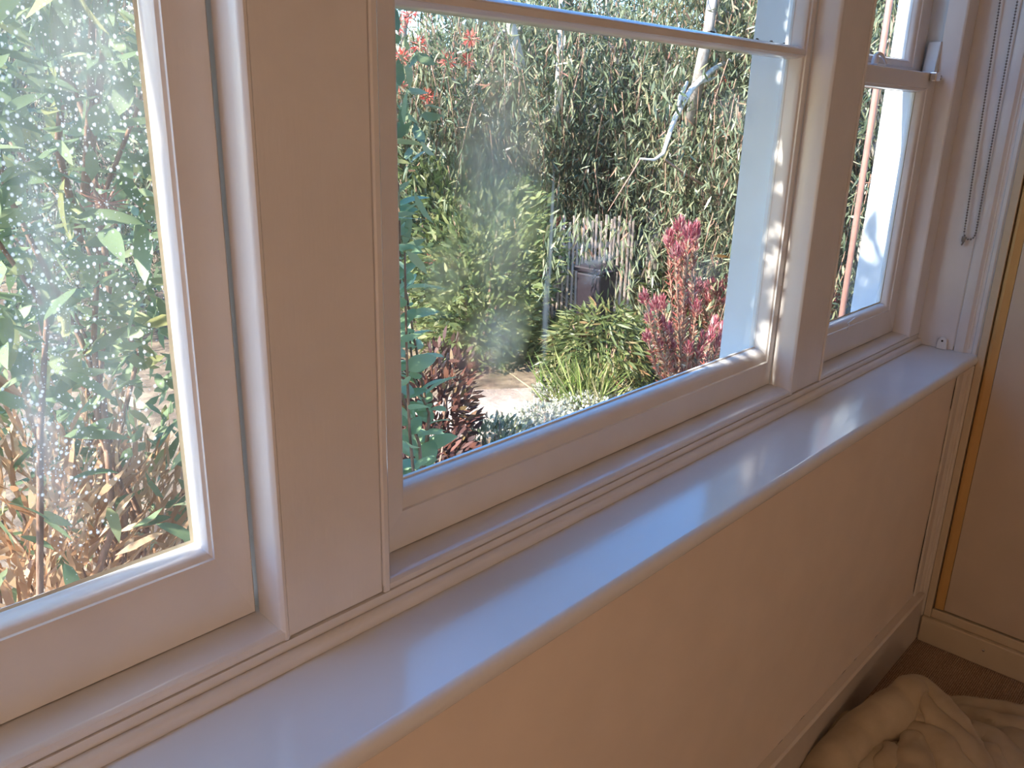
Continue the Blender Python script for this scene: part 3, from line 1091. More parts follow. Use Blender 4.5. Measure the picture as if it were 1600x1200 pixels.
def mesh_np(name, V, quads_tris, mat, parent, stuff=True, loc=None):
    """V (n,3) numpy, faces as list of arrays (k,3)/(k,4)."""
    org = np.asarray(loc if loc is not None else (V[:, 0].mean(), V[:, 1].mean(), V[:, 2].min()))
    me = bpy.data.meshes.new(name)
    me.vertices.add(len(V))
    me.vertices.foreach_set('co', (V - org).astype(np.float32).ravel())
    loops = np.concatenate([q.ravel() for q in quads_tris]).astype(np.int32)
    tot = np.concatenate([np.full(len(q), q.shape[1], np.int32) for q in quads_tris])
    st = np.concatenate([[0], np.cumsum(tot)[:-1]]).astype(np.int32)
    me.loops.add(len(loops))
    me.loops.foreach_set('vertex_index', loops)
    me.polygons.add(len(tot))
    me.polygons.foreach_set('loop_start', st)
    me.polygons.foreach_set('loop_total', tot)
    me.update(calc_edges=True)
    me.validate()
    me.materials.append(mat)
    o = bpy.data.objects.new(name, me)
    COL.objects.link(o)
    o.parent = parent
    o.location = Vector(org) - (parent_world(parent) if parent else Vector((0, 0, 0)))
    if stuff:
        o['kind'] = 'stuff'
    return o


def unit(a):
    return a / (np.linalg.norm(a, axis=-1, keepdims=True) + 1e-9)


def leaf_arrays(P, D, L, W, bend=0.15, shape=(.30, .68), rng=RNG, wid=(1.0, .8)):
    n = len(P)
    D = unit(D)
    R = unit(np.cross(D, rng.normal(size=(n, 3))))
    N = np.cross(R, D)
    L = np.broadcast_to(L, (n,))[:, None]
    W = np.broadcast_to(W, (n,))[:, None]
    b = bend * L * rng.uniform(-1, 1, (n, 1))
    f = .18 * W                                     # slight fold along the midrib
    p1 = P + D * L * shape[0] + N * b * .35
    p2 = P + D * L * shape[1] + N * b * .8
    tip = P + D * L + N * b * 1.5
    V = np.stack([P, p1 - R * W * .5 * wid[0] + N * f, p1 + R * W * .5 * wid[0] + N * f, p2 - R * W * .5 * wid[1] + N * f, p2 + R * W * .5 * wid[1] + N * f, tip], 1).reshape(-1, 3)
    o = (np.arange(n) * 6)[:, None]
    T = np.concatenate([o + np.array([[0, 2, 1]]), o + np.array([[3, 4, 5]])])
    Q = o + np.array([[1, 2, 4, 3]])
    return V, [T, Q]


def leaves(name, P, D, L, W, mat, parent, **k):
    V, F = leaf_arrays(np.asarray(P, float), np.asarray(D, float), L, W, **k)
    return mesh_np(name, V, F, mat, parent)


def bent(p, q, n, sag, seed):
    """A wandering line of n+1 points from p to q."""
    r = np.random.default_rng(seed)
    p, q = np.asarray(p, float), np.asarray(q, float)
    t = np.linspace(0, 1, n + 1)[:, None]
    pts = p + (q - p) * t
    off = np.cumsum(r.normal(size=(n + 1, 3)), 0)
    off -= off[0] + (off[-1] - off[0]) * t
    pts = pts + off * np.linalg.norm(q - p) * .035
    pts[:, 2] += (sag * 4 * t * (1 - t))[:, 0]
    return [tuple(x) for x in pts]


def weeping_tree(name, x, y, ztop, rad, label, seed, ntw=760, nl=26, leafL=.098, leafW=.0145, mat='euc', pale=False, red=0, zlow=0.15, group='eucalypts across the garden', blossoms='red'):
    r = np.random.default_rng(seed)
    t = tag(empty(name, (x, y, GZ)), label, 'tree', group)
    fork = (x + r.normal() * .1, y + r.normal() * .1, GZ + (ztop - GZ) * .36)
    bm = M['palebark'] if pale else M['bark']
    trk = tubes('trunk', [(bent((x, y, GZ - .05), fork, 7, 0, seed), list(np.linspace(.085, .06, 8)))], bm, t, 9)
    anchors = []
    nlimb = 8
    for k in range(nlimb):
        a = 2 * math.pi * (k + r.uniform(0, .6)) / nlimb
        rr = rad * r.uniform(.35, .85)
        q = (x + rr * math.cos(a), y + rr * math.sin(a), ztop - .25 - .35 * (ztop - GZ) * .3 * (rr / rad) ** 2 - r.uniform(0, .5))
        ln = bent(fork, q, 9, .25, seed * 31 + k)
        tubes('limb', [(ln, list(np.linspace(.038, .010, 10)))], bm, trk, 6)
        anchors += ln[3:]
    A = np.array(anchors)
    rho = np.sqrt(r.uniform(0, 1, ntw)) * rad
    th = r.uniform(0, 2 * math.pi, ntw)
    top = ztop - .45 * (ztop - GZ) * .35 * (rho / rad) ** 2
    z0 = zlow + (top - zlow) * r.uniform(0.05, 1, ntw) ** .95
    start = np.stack([x + rho * np.cos(th), y + rho * np.sin(th), z0], -1)
    # clumping: pull half of the twigs towards a few centres
    cen = start[r.integers(0, ntw, 26)]
    pick = cen[r.integers(0, 26, ntw)]
    m = r.uniform(0, 1, ntw)[:, None] < .78
    start = np.where(m, pick + r.normal(size=(ntw, 3)) * np.array([.24, .24, .20]), start)
    outw = np.stack([np.cos(th), np.sin(th), np.zeros(ntw)], -1)
    hang = r.uniform(.35, .8, ntw)
    P, D = [], []
    tl = []
    s = np.linspace(0, 1, nl)
    for i in range(ntw):
        c = start[i] + outw[i] * (.18 * s[:, None]) * hang[i] * 1.2 - np.array([0, 0, 1]) * (hang[i] * s[:, None] ** 1.4)
        P.append(c)
        D.append(np.tile(np.array([0, 0, -1.0]) + outw[i] * .25, (nl, 1)))
        if i % 2 == 0:
            tl.append(([tuple(c[0] + np.array([0, 0, .04])), tuple(c[nl // 2]), tuple(c[-1])], [.005, .0035, .002]))
    P = np.concatenate(P) + r.normal(size=(ntw * nl, 3)) * .05
    D = np.concatenate(D) + r.normal(size=(ntw * nl, 3)) * .62
    keep = P[:, 2] > GZ + .15
    P, D = P[keep], D[keep]
    n = len(P)
    leaves('foliage', P, D, leafL * r.uniform(.65, 1.25, n), leafW * r.uniform(.7, 1.2, n), M[mat], t, bend=.22, rng=r)
    tubes('twigs', tl, M['twig'], t, 3, stuff=True)
    if red:
        fl = None
        for k in range(red):
            i = int(r.integers(0, ntw))
            c = start[i] + outw[i] * .1 - np.array([0, 0, r.uniform(0, .3)])
            if fl is None:
                Pn = r.normal(size=(70, 3)) * .028
                V, F = leaf_arrays(Pn * .5, unit(Pn), .045, .006, rng=r)
                fl = mesh_np('flower_cluster', V, F, M[blossoms], t, False, (0, 0, 0))
                fl.location = Vector(c) - t.location
                src = fl
            else:
                d = src.copy()
                COL.objects.link(d)
                d.location = Vector(c) - t.location
                d.rotation_euler = (r.uniform(0, 6), r.uniform(0, 6), r.uniform(0, 6))
                d.scale = (1, 1, 1)
    return t


def polar(az, dist):
    a = math.radians(az)
    return dist * math.sin(a), dist * math.cos(a)


spec = [
    # azimuth from the window normal, distance, top, radius, label
    (40.0, 8.0, 3.0, 1.45, 'weeping eucalypt with red blossom beside the wide flat post', 26, False),
    (50.0, 9.6, 2.85, 1.45, 'weeping eucalypt behind the smeared part of the middle window', 6, True),
    (57.5, 8.2, 3.1, 1.35, 'weeping eucalypt right of the slatted fence', 8, False),
    (64.5, 8.8, 3.5, 1.35, 'weeping eucalypt behind the pale bare branch', 5, False),
    (70.5, 7.2, 3.5, 1.2, 'weeping eucalypt seen through the far window behind the copper pipe', 10, False),
    (27.0, 8.6, 3.4, 1.5, 'weeping eucalypt behind the grey-green bush in the left window', 6, False),
    (12.0, 8.8, 3.4, 1.5, 'weeping eucalypt at the left edge of the left window', 6, False),
]
for k, (az, ds, zt, rd, lab, nred, pale) in enumerate(spec):
    x, y = polar(az, ds)
    tr_ = weeping_tree('eucalypt_tree', x, y, zt, rd, lab, 100 + k, red=nred, pale=pale, ntw=1350 if k < 5 else 800, zlow=(.15, .50, .50, .2, .15, .1, .1)[k])
    if k == 0:          # its red blossom shows most at the upper left of the middle window
        src_ = next(c for c in tr_.children if c.name.startswith('flower_cluster'))
        for (px, py) in ((622, 132), (640, 24), (628, 88), (655, 70), (668, 150), (620, 40), (700, 95), (735, 60)):
            d_ = src_.copy()
            COL.objects.link(d_)
            d_.location = at(px, py, dist=6.5) - tr_.location
            d_.rotation_euler = (px, py, 1.0)
# second row, further off
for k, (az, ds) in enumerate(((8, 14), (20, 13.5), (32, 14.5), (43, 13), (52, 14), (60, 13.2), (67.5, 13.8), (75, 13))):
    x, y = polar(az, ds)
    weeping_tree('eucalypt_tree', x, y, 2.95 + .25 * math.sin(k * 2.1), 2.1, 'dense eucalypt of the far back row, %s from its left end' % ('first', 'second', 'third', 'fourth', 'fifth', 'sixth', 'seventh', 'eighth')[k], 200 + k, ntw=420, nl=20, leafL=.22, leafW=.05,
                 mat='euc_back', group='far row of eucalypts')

# ---- pale bare branch arching over the middle window, and its trunk
bt = tag(empty('bare_tree', tuple(at(1100, 300, y=3.6).xy) + (GZ,)), 'pale smooth-barked tree with a bare arching branch at upper right', 'tree')
DB = 3.55


def bpt(px, py, y=DB):
    return tuple(at(px, py, y=y))


tubes('trunk', [([bpt(1040, 640, 4.7)[:2] + (GZ - .02,), bpt(1060, 330, 4.5), bpt(1084, 165, 3.75), bpt(1094, 110, 3.58), bpt(1108, 40, 3.52), bpt(1120, -60, 3.5)], [.06, .055, .05, .045, .04, .035])], M['bark'], bt, 9)
tubes('branch', [([bpt(1134, 97), bpt(1115, 108), bpt(1098, 122), bpt(1080, 140), bpt(1068, 160), bpt(1056, 182), bpt(1049, 200), bpt(1042, 222), bpt(1036, 240), bpt(1022, 250), bpt(1000, 248)],
                  [.018, .020, .022, .022, .021, .020, .018, .016, .014, .011, .006])], M['palebark'], bt, 8)
tubes('branch', [([bpt(1135, 117), bpt(1110, 124), bpt(1090, 130), bpt(1076, 142)], [.006, .012, .016, .012])], M['palebark'], bt, 7)
tubes('branch', [([bpt(1074, 128), bpt(1064, 150), bpt(1060, 166)], [.012, .020, .014])], M['palebark'], bt, 7)
tubes('branch', [([bpt(1040, 250), bpt(1070, 272), bpt(1100, 290), bpt(1125, 318), bpt(1158, 335)], [.008, .009, .010, .009, .006])], M['twig'], bt, 6)
tubes('branch', [([bpt(1000, 250), bpt(975, 290), bpt(950, 330)], [.006, .005, .003])], M['twig'], bt, 5)
tubes('branch', [([bpt(1098, 285), bpt(1096, 305), bpt(1110, 318), bpt(1140, 330)], [.004, .005, .004, .003])], M['twig'], bt, 5)
tubes('branch', [([bpt(1136, 97), bpt(1150, 88), bpt(1175, 80)], [.018, .014, .008]), ], M['palebark'], bt, 7)
tubes('branch', [([bpt(1108, 40, 3.53), bpt(1134, 97, DB)], [.03, .02])], M['palebark'], bt, 7)
rr = np.random.default_rng(5)
P = np.array([bpt(rr.uniform(1020, 1075), rr.uniform(100, 165)) for _ in range(40)])
lf = leaves('leaf_spray', P, np.array([0, 0, -1.0]) + rr.normal(size=(40, 3)) * .4, .11, .022, M['euc'], bt, rng=rr)
leaves('dead_leaf', np.array([bpt(1114, 400, 3.3)]), np.array([[.8, -.6, -.05]]), .13, .035, M['deadleaf'], bt, rng=rr).pop('kind', None)
# yellow-green sprigs near the branch top
P = np.array([bpt(rr.normal(1160, 22), rr.normal(60, 20), 3.8) for _ in range(160)])
leaves('yellow_sprig', P, rr.normal(size=(160, 3)) + np.array([0, 0, .4]), .05, .016, M['yellowbloom'], bt, rng=rr)
# other pale trunks between the foliage
for k, (px, py0, py1, ds, r0) in enumerate(((872, 40, 165, 4.75, .034), (812, 40, 100, 4.9, .045))):
    p = at(px, py1, y=ds)
    q = at(px + 4, py0 - 60, y=ds)
    t = tag(empty('sapling', (p.x - (-.35 if k else .02) * 1.5 + .9, p.y + 1.4, GZ)), ('slender pale sapling trunk left of the pale bare branch', 'leaning grey sapling trunk near the glazing bar, left')[k], 'tree')
    lean = (-.35 if k else .02)
    tubes('trunk', [([(p.x - lean * 1.5 + .9, p.y + 1.4, GZ - .02), (p.x - lean * .4 + .6, p.y + .9, p.z - .4), tuple(p), (q.x + lean, q.y, q.z + .3)], [r0 * 1.2, r0 * 1.1, r0, r0 * .6])], M['palebark'], t, 8)
    P = np.array([(p.x + rr.normal() * .2, p.y + rr.normal() * .2, q.z + rr.uniform(-.3, .5)) for _ in range(260)])
    leaves('foliage', P, np.array([0, 0, -1.0]) + rr.normal(size=(260, 3)) * .4, .12, .02, M['euc'], t, rng=rr)


    if k == 0:          # a few twigs of it trail down in front of the slatted fence
        SP, SD = [], []
        for (ax, ay, ln_) in ((868, 330, .45), (884, 318, .55), (902, 335, .32), (922, 325, .38), (948, 330, .42), (962, 345, .5), (978, 340, .6), (990, 360, .5), (1004, 350, .55), (856, 350, .5), (1020, 380, .4), (912, 318, .28)):
            s0 = at(ax, ay, dist=6.35 + rr.uniform(-.1, .1))
            for i_ in range(24):
                t_ = i_ / 23
                SP.append((s0.x + rr.normal() * .025, s0.y + rr.normal() * .025, s0.z - ln_ * t_))
                SD.append((rr.normal() * .35, rr.normal() * .35, -1))
        leaves('hanging_spray', SP, SD, .095, .014, M['euc'], t, rng=rr, bend=.2)


# ---- slatted fence
def fence():
    c = at(925, 487, z=GZ + .02)
    c = EYE.lerp(c, .86)
    f = tag(empty('picket_fence', (c.x, c.y, GZ)), 'low fence of thin weathered upright slats under the eucalypts', 'fence')
    ux, uy = math.cos(math.radians(-22)), math.sin(math.radians(-22))
    src = None
    H0 = 1.12
    nrows = 19
    for k in range(nrows):
        s = (k - nrows * .52) * 0.045
        h = H0 + .03 * math.sin(k * 2.7)
        if src is None:
            v, fc = boxg(-.009, .009, -.006, .006, 0, 1)
            v[4:] = [(-.009, -.006, 1), (.009, -.006, 1), (.009, .006, 1), (-.009, .006, 1)]
            src = mk('slat', v, fc, M['picket'], None, origin=(0, 0, 0))
            o = src
        else:
            o = src.copy()
            COL.objects.link(o)
        o.parent = f
        o.location = (ux * s, uy * s, 0.0)
        o.rotation_euler = (0, random.uniform(-.012, .012), math.radians(-22))
        o.scale = (1, 1, h)
    for z in (.28, .86):
        L = 0.045 * nrows / 2 + .05
        v, fc = boxg(-L - .07, L - .05, .007, .030, z, z + .045)
        o = mk('fence_rail', v, fc, M['bark'], None, origin=(0, 0, 0))
        o.parent = f
        o.rotation_euler = (0, 0, math.radians(-22))
        o.location = (0, 0, 0)
    return f


fence()

# ---- made-up box in front of the fence, standing in for a dark shape
c = at(930, 470, z=GZ)
c = Vector(polar(math.degrees(math.atan2(c.x, c.y)) , math.hypot(c.x, c.y) * .74)).to_3d()
bn = tag(empty('dark_box', (c.x, c.y, GZ)), 'made-up plum-grey lidded box for a dark shape in front of the slatted fence', 'bin')
w, d, h = .12, .12, .76
v = [(c.x - w * .85, c.y - d * .85, GZ), (c.x + w * .85, c.y - d * .85, GZ), (c.x + w * .85, c.y + d * .85, GZ), (c.x - w * .85, c.y + d * .85, GZ),
     (c.x - w, c.y - d, GZ + h), (c.x + w, c.y - d, GZ + h), (c.x + w, c.y + d, GZ + h), (c.x - w, c.y + d, GZ + h)]
mk('body', v, boxg(0, 1, 0, 1, 0, 1)[1], M['bin'], bn, False, .02)
box('lid', c.x - w - .015, c.x + w + .015, c.y - d - .015, c.y + d + .015, GZ + h + .001, GZ + h + .05, M['bin'], bn, .015)
tubes('handle', [([(c.x - w * .8, c.y - d - .02, GZ + h + .02), (c.x - w * .8, c.y - d - .06, GZ + h + .03), (c.x + w * .8, c.y - d - .06, GZ + h + .03), (c.x + w * .8, c.y - d - .02, GZ + h + .02)], [.012] * 4)], M['bin'], bn, 7)


# ---- sandy path: an irregular patch slightly above the soil
def patch(name, pix, mat, label, z=.012, kind='structure', sub=4):
    pts = [at(a, b, z=GZ) for a, b in pix]
    n = len(pts)
    ring = []
    for i in range(n):
        p, q = pts[i], pts[(i + 1) % n]
        for s in range(sub):
            t = s / sub
            m = p.lerp(q, t)
            w = .05 * noise.noise((m.x * 3, m.y * 3, 1))
            ring.append((m.x + w, m.y + w))
    cx_ = sum(p[0] for p in ring) / len(ring)
    cy_ = sum(p[1] for p in ring) / len(ring)
    v = [(cx_, cy_, GZ + z * 1.5)] + [(cx_ + (a - cx_) * .93, cy_ + (b - cy_) * .93, GZ + z) for a, b in ring] + [(a, b, GZ - .02) for a, b in ring]
    m = len(ring)
    f = [(0, 1 + i, 1 + (i + 1) % m) for i in range(m)] + [(1 + i, 1 + m + i, 1 + m + (i + 1) % m, 1 + (i + 1) % m) for i in range(m)]
    o = mk(name, v, f, mat, None, True)
    return tag(o, label, kind=kind)


patch('path', [(640, 640), (720, 612), (800, 606), (880, 600), (900, 640), (860, 670), (760, 690), (650, 700)], M['path'], 'pale sandy garden path below the middle window')
patch('ground_clearing', [(930, 478), (1000, 470), (1060, 478), (1075, 500), (1010, 520), (945, 515)], M['path'], 'bare straw-coloured clearing right of the slatted fence')


# ---- generic clumps
def clump(name, x, y, rx, ry, h, n, L, W, mat, label, cat, up=.5, z0=GZ, seed=1, stems=7, bend=.2, droop=0.0, group=None, wid=(1.0, .8)):
    r = np.random.default_rng(seed)
    t = tag(empty(name, (x, y, z0)), label, cat, group)
    u = unit(r.normal(size=(n, 3))) * (r.uniform(.25, 1, (n, 1)) ** .5)
    P = np.stack([x + u[:, 0] * rx, y + u[:, 1] * ry, z0 + h * .5 + u[:, 2] * h * .5], -1)
    # lumpy outline
    P[:, 2] += .12 * h * np.sin(P[:, 0] * 9 / max(rx, .1) * .4 + seed)
    P[:, 2] = np.maximum(P[:, 2], z0 + .02)
    D = u * np.array([1, 1, .5]) + np.array([0, 0, up - droop]) + r.normal(size=(n, 3)) * .35
    leaves('foliage', P, D, L * r.uniform(.7, 1.25, n), W * r.uniform(.75, 1.2, n), M[mat], t, bend=bend, rng=r, wid=wid)
    st = []
    for k in range(stems):
        a = r.uniform(0, 6.28)
        q = (x + .75 * rx * math.cos(a) * r.uniform(.2, 1), y + .75 * ry * math.sin(a) * r.uniform(.2, 1), z0 + h * r.uniform(.6, .92))
        st.append((bent((x + .05 * math.cos(a), y + .05 * math.sin(a), z0 - .02), q, 5, 0, seed * 17 + k), list(np.linspace(.012, .004, 6))))
    tubes('stems', st, M['twig'], t, 5, stuff=True)
    return t


def onground(px, py):
    p = at(px, py, z=GZ)
    return p.x, p.y


def ghost(px, py, y):
    p = at(px, py, y=y)
    return p


# olive shrub with drooping leaves under the fence
x, y = onground(940, 612)
clump('olive_shrub', x, y, .50, .42, .60, 2600, .11, .018, 'greenshrub', 'olive green shrub with narrow drooping leaves below the fence', 'shrub', up=.1, droop=.5, seed=11)
x, y = onground(880, 560)
clump('olive_shrub', x, y, .40, .36, .34, 1500, .10, .018, 'greenshrub', 'low olive shrub left of the fence foot', 'shrub', up=.1, droop=.3, seed=12)
x, y = onground(760, 560)
clump('dark_green_shrub', x, y, .7, .5, 1.4, 4200, .10, .026, 'midgreen', 'dense green shrub behind the sandy path', 'shrub', up=.3, seed=13)
x, y = onground(690, 545)
clump('dark_green_shrub', x, y, .6, .5, 1.7, 3600, .10, .026, 'midgreen', 'taller dense green shrub beside the blue-green sprig', 'shrub', up=.3, seed=14)
x, y = onground(1010, 590)
clump('olive_shrub', x, y, .35, .35, .5, 1200, .10, .02, 'euc', 'small dark shrub between the olive shrub and red bush', 'shrub', up=.2, seed=15)
x, y = onground(1100, 500)
clump('olive_shrub', x, y, .9, .6, .75, 3200, .12, .022, 'greenshrub', 'broad olive shrub behind the red bush', 'shrub', up=.2, droop=.2, seed=16)
x, y = onground(1300, 420)
clump('olive_shrub', x, y, 1.0, .7, 1.0, 3200, .13, .024, 'greenshrub', 'olive shrub low in the far window', 'shrub', up=.2, droop=.2, seed=17)

# white groundcover, grasses
for k, (px, py, s) in enumerate(((905, 655, .24), (950, 640, .24), (850, 672, .24), (800, 690, .22), (870, 625, .2))):
    x, y = onground(px, py)
    clump('white_groundcover', x, y, s, s * .9, .16, 900, .030, .017, 'whiteflower',
          ('white flowering groundcover directly below the grass tuft', 'white flowering groundcover at the right end of its row', 'white flowering groundcover beside the sandy path',
           'white flowering groundcover at the left end of its row', 'white flowering groundcover behind the others, nearest the path end')[k], 'flowers', up=.6, seed=30 + k, stems=3, group='white flowering groundcover')


def tuft(px, py, h, n, label, mat='grass', spread=.5, seed=3):
    r = np.random.default_rng(seed)
    x, y = onground(px, py)
    t = tag(empty('grass_tuft', (x, y, GZ)), label, 'grass')
    P = np.stack([x + r.normal(size=n) * .07, y + r.normal(size=n) * .07, np.full(n, GZ)], -1)
    D = np.stack([r.normal(size=n) * spread, r.normal(size=n) * spread, np.ones(n)], -1)
    leaves('blades', P, D, h * r.uniform(.6, 1.15, n), .010, M[mat], t, bend=.25, rng=r, shape=(.3, .7))
    return t


tuft(925, 640, .42, 260, 'spiky green grass tuft above the white groundcover', seed=3)
tuft(885, 630, .36, 160, 'spiky grass tuft nearer the sandy path', seed=4)
tuft(975, 612, .34, 160, 'spiky grass tuft beside the red bush', seed=5)
tuft(1000, 505, .45, 260, 'straw-coloured dry grass tuft in the clearing', 'straw', .7, 6)
tuft(940, 505, .45, 240, 'straw-coloured dry grass tuft at the fence foot', 'straw', .8, 7)
tuft(1040, 490, .4, 200, 'dry grass tuft behind the red bush', 'straw', .7, 8)

# dark red-brown shrub lower left of the middle window
x, y = onground(676, 752)
clump('red_brown_shrub', x, y, .25, .25, .80, 1300, .075, .022, 'redbrown', 'dark red-brown leafy shrub beside the blue-green sprig', 'shrub', up=.5, seed=21)
x, y = onground(650, 800)
clump('red_brown_shrub', x, y, .34, .3, .42, 1200, .07, .022, 'redbrown', 'low red-brown shrub at the bottom corner of the middle window', 'shrub', up=.5, seed=22)
x, y = onground(765, 735)
clump('dark_green_shrub', x, y, .25, .25, .28, 700, .05, .016, 'euc', 'low green plant in front of the sandy path', 'shrub', up=.5, seed=23)


# ---- red conebushes
def conebush(x, y, stems, label, seed):
    r = np.random.default_rng(seed)
    t = tag(empty('red_conebush', (x, y, GZ)), label, 'shrub')
    lines, LP, LD = [], [], []
    src = None
    for (q, rad) in stems:
        base = np.array((x + r.normal() * .04, y + r.normal() * .04, GZ))
        q = np.array(q)
        mid_ = base * .5 + q * .5 + np.array([(q[0] - base[0]) * .15, (q[1] - base[1]) * .15, -.05])
        tt = np.linspace(0, 1, 8)[:, None]
        c = (1 - tt) ** 2 * base + 2 * tt * (1 - tt) * mid_ + tt ** 2 * q
        lines.append(([tuple(p) for p in c], list(np.linspace(.010, .006, 8))))
        L = np.linalg.norm(q - base)
        n = int(L * 150)
        s = r.uniform(.30, .97, n)[:, None]
        pc = (1 - s) ** 2 * base + 2 * s * (1 - s) * mid_ + s ** 2 * q
        dn = unit((1 - s) * (mid_ - base) + s * (q - mid_))
        LP.append(pc)
        LD.append(dn + unit(r.normal(size=(n, 3))) * .75)
        if src is None:
            k = 70
            up = np.linspace(0, 1, k)[:, None]
            rd = unit(np.concatenate([r.normal(size=(k, 2)), np.zeros((k, 1))], 1))
            P = np.concatenate([rd[:, :2] * .010, -.03 + up * .075], 1)
            D = rd * (.75 - up * .5) + np.array([0, 0, 1])
            V, F = leaf_arrays(P, D, .050, .009, bend=.2, rng=r)
            src = mesh_np('flower_head', V, F, M['bract'], t, False, (0, 0, 0))
            hd = src
        else:
            hd = src.copy()
            COL.objects.link(hd)
        hd.parent = t
        hd.location = Vector(q) - t.location
        dv = Vector(q - mid_).normalized()
        hd.rotation_euler = dv.to_track_quat('Z', 'Y').to_euler()
        hd.scale = (rad, rad, rad)
    tubes('stems', lines, M['twig'], t, 5, stuff=True)
    P, D = np.concatenate(LP), np.concatenate(LD)
    leaves('foliage', P, D, .055 * r.uniform(.7, 1.2, len(P)), .010, M['bractleaf'], t, bend=.15, rng=r)
    return t


x, y = onground(1075, 640)
dep = y
tips = [(1046, 380, 1.25), (1062, 362, 1.3), (1076, 372, 1.25), (1086, 368, 1.25), (1056, 400, 1.1), (1070, 395, 1.1), (1083, 388, 1.1),
        (1008, 470, 1.0), (1024, 482, 1.1), (1035, 478, 1.0), (1070, 470, 1.0), (1082, 478, 1.1), (1088, 486, 1.0), (1036, 510, 1.0), (1066, 508, 1.1),
        (1115, 512, 1.2), (1128, 520, 1.2), (1098, 535, 1.1), (1110, 530, 1.1), (1122, 540, 1.1), (1015, 500, .9), (1030, 540, 1.0), (1050, 545, 1.0), (1075, 550, 1.0), (1092, 555, 1.0), (1130, 555, 1.1), (1012, 530, .9), (1046, 520, 1.0)]
rb = np.random.default_rng(77)
st = []
for a, b, s in tips:
    st.append((tuple(at(a, b, y=dep + rb.uniform(-.16, .16))), s))
conebush(x, y, st, 'tall red conebush with pink tips in front of the white reveal', 41)
x, y = onground(1120, 540)
st = [(tuple(at(a, b, y=y + rb.uniform(-.2, .2))), 1.4) for a, b in ((1092, 452), (1100, 460), (1112, 452), (1122, 458), (1134, 448), (1140, 455), (1128, 468), (1108, 474), (1136, 475), (1085, 462))]
conebush(x, y, st, 'further pink conebush half hidden behind the white reveal', 42)
x, y = onground(1306, 520)
st = [(tuple(at(a, b, y=y + rb.uniform(-.2, .2))), 1.5) for a, b in ((1300, 430), (1306, 438), (1296, 445), (1310, 455), (1301, 465), (1292, 436), (1316, 470), (1320, 446))]
conebush(x, y, st, 'pink conebush at the foot of the copper pipe in the far window', 43)

# ---- copper-coloured pipe outside the far window
pp = at(1316, 485, y=1.12)
pq = at(1390, 5, y=1.12)
pv = tag(empty('copper_pipe', (pp.x, 1.12, GZ)), 'thin copper-coloured upright pipe outside the far window', 'pipe')
mx_ = (pp.x + pq.x) / 2
tubes('pipe', [([(mx_, 1.12, GZ), (mx_, 1.12, 3.0)], [.0105, .0105])], M['copper'], pv, 12)
lathe('pipe_collar', [(.017, 0), (.017, .03)], (mx_, 1.12, GZ + .35), M['copper'], pv, 12)

# ---- blue-green sprig just outside the middle window, left
def leaf_template(name, L, W, mat, seed, nseg=6, shp=None, fold=.18, bendv=.2):
    """A single broad leaf with a folded midrib, lying along +x from the origin."""
    v, f = [], []
    for i in range(nseg + 1):
        t = i / nseg
        w = W * .5 * (shp(t) if shp else math.sin(math.pi * t ** .8) ** .75)
        z = -bendv * L * t * t
        v += [(L * t, -w, z + fold * w), (L * t, 0, z), (L * t, w, z + fold * w)]
    for i in range(nseg):
        a = 3 * i
        f += [(a, a + 1, a + 4, a + 3), (a + 1, a + 2, a + 5, a + 4)]
    me = bpy.data.meshes.new(name)
    me.from_pydata(v, [], f)
    me.polygons.foreach_set('use_smooth', [True] * len(me.polygons))
    me.materials.append(mat)
    return me


def add_leaf(me, parent, pos, direc, scale, rng, roll=None):
    o = bpy.data.objects.new('leaf', me)
    COL.objects.link(o)
    o.parent = parent
    o.location = Vector(pos) - parent_world(parent)
    q = Vector(direc).normalized().to_track_quat('X', 'Z')
    o.rotation_mode = 'QUATERNION'
    from mathutils import Quaternion
    o.rotation_quaternion = q @ Quaternion((1, 0, 0), rng.uniform(-.8, .8) if roll is None else roll)
    o.scale = (scale, scale, scale)
    return o


rs = np.random.default_rng(9)
sp0 = at(628, 520, y=1.75)
sg = tag(empty('blue_green_sprig_shrub', (sp0.x, 1.75, GZ)), 'shrub with rounded blue-green leaves at the left edge of the middle window', 'shrub')
tem = [leaf_template('leaf', .095, .056, M['sprig'], k, bendv=.1 + .1 * k, shp=lambda t: math.sin(math.pi * min(1, t ** .75)) ** .6) for k in range(3)]
stems = []
for k, (px, ptop, dy) in enumerate(((622, 285, 0), (640, 430, .12), (632, 380, -.1), (612, 330, .05), (640, 520, .05), (600, 420, -.05), (590, 300, .1))):
    base = (sp0.x - .03 + .02 * k, 1.75 + dy, GZ)
    tip = at(px, ptop, y=1.75 + dy)
    ln = bent(base, tuple(tip), 8, 0, 900 + k)
    stems.append((ln, list(np.linspace(.009, .003, 9))))
    arr = np.array(ln)
    nlv = 28
    for i in range(nlv):
        s = .42 + .58 * (i + .5) / nlv
        j = min(7, int(s * 8))
        p = arr[j] + (arr[j + 1] - arr[j]) * (s * 8 - j)
        a = i * 2.4 + k
        add_leaf(tem[i % 3], sg, p, (math.cos(a), math.sin(a), rs.uniform(.2, .9)), rs.uniform(.65, 1.15), rs)
tubes('stems', stems, M['twig'], sg, 5, stuff=True)

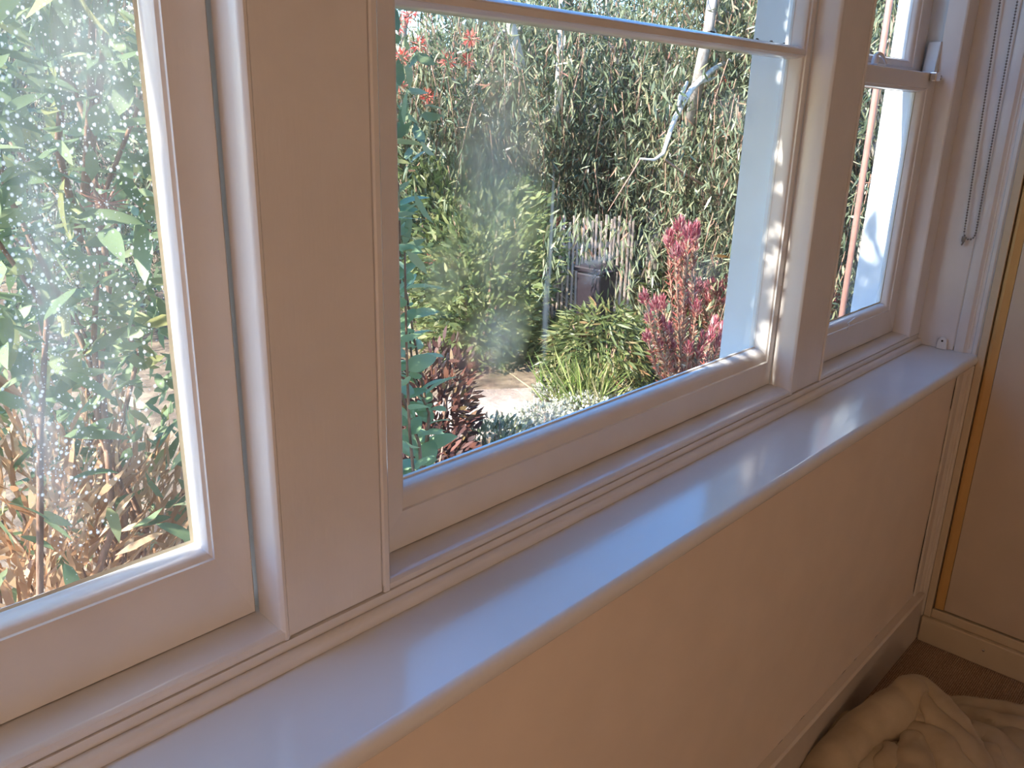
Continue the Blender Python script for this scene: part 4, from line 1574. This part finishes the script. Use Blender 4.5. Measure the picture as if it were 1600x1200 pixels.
# ---- grey-green bush filling the left window
hb = at(120, 520, y=2.0)
hs = tag(empty('grey_green_bush', (hb.x, 2.0, GZ)), 'large grey-green leafy bush filling the left window', 'shrub')
rh = np.random.default_rng(15)
temh = [leaf_template('leaf', .095, .031, M['hakea'], k, bendv=.05 + .12 * k, shp=lambda t: math.sin(math.pi * t ** .85) ** .8) for k in range(4)]
stems = []
cnt = 0
for k in range(13):
    a = rh.uniform(0, 6.28)
    rr_ = rh.uniform(.1, .75)
    tip = (hb.x + rr_ * math.cos(a) * 1.0, 2.0 + rr_ * math.sin(a) * .85, rh.uniform(1.1, 2.75))
    ln = bent((hb.x + .05 * math.cos(a), 2.0 + .05 * math.sin(a), GZ), tip, 10, 0, 500 + k)
    stems.append((ln, list(np.linspace(.013, .003, 11))))
tubes('stems', stems, M['twig'], hs, 5, stuff=True)
# individual near leaves where they can be told apart, in sight through the left pane
spots_ = []
while cnt < 270:
    px, py = rh.uniform(-60, 330), rh.uniform(-60, 900)
    y = 1.42 + rh.uniform(0, 1) ** 1.3 * .75
    if py > 590 and rh.uniform() < .78:
        continue
    p = at(px, py, y=y)
    d = (rh.normal() * .9, rh.normal() * .5 - .3, rh.normal() * .6 - .05)
    add_leaf(temh[cnt % 4], hs, p, d, rh.uniform(.7, 1.15), rh)
    cnt += 1
n = 8000
u = unit(rh.normal(size=(n, 3))) * rh.uniform(.3, 1, (n, 1)) ** .5
P = np.stack([hb.x + u[:, 0] * .95, 2.15 + u[:, 1] * .85, 1.5 + u[:, 2] * 1.35], -1)
far = ~((P[:, 1] < 1.5) & (P[:, 2] < 1.75))
P = P[far]
P = P[~((P[:, 1] < 2.25) & (P[:, 2] < 1.0) & (rh.uniform(0, 1, len(P)) < .85))]
leaves('foliage', P, rh.normal(size=(len(P), 3)) + np.array([0, 0, -.1]), .09 * rh.uniform(.7, 1.2, len(P)), .026, M['hakea'], hs, rng=rh, bend=.15)
# added foliage, mostly out of sight, to shade the reveal of the middle window
n = 4600
P = np.stack([rh.uniform(.34, .84, n), rh.uniform(.94, 1.26, n), 1.62 + .95 * rh.uniform(0, 1, n) ** 1.25], -1)
P = P[(P[:, 0] + .05 < .76 * P[:, 1]) | (P[:, 2] > 2.0)]
n = len(P)
leaves('foliage', P, rh.normal(size=(n, 3)) + np.array([0, 0, -.1]), .09 * rh.uniform(.7, 1.2, n), .024, M['hakea'], hs, rng=rh, bend=.15)
tubes('stems', [(bent((hb.x, 1.9, 1.2), (.62 + .1 * k, 1.1 + .05 * k, 2.3 + .2 * k), 6, .1, 950 + k), list(np.linspace(.008, .003, 7))) for k in range(3)], M['twig'], hs, 5, stuff=True)
# a spidery flower
fc = Vector(at(165, 318, y=1.6))
q = unit(rh.normal(size=(60, 3)))
leaves('spider_flower', np.tile(np.array(fc), (60, 1)), q, .045, .003, M['pinkfl'], hs, rng=rh, bend=.5)

# orange leafy clumps imitating a warm reflection low in the left window
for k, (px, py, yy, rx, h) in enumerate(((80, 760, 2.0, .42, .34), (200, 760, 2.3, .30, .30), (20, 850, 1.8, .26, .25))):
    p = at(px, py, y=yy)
    clump('orange_reflection_clump', p.x, yy, rx, .34, p.z - GZ + h * .5, 1500, .10, .014, 'orange_refl',
          ('leafy clump standing in for an orange reflection low in the left window', 'orange reflection clump further back, right of its twin', 'small orange reflection clump at the bottom left corner')[k], 'shrub', up=.5, seed=60 + k, stems=9, group='orange reflection clumps')
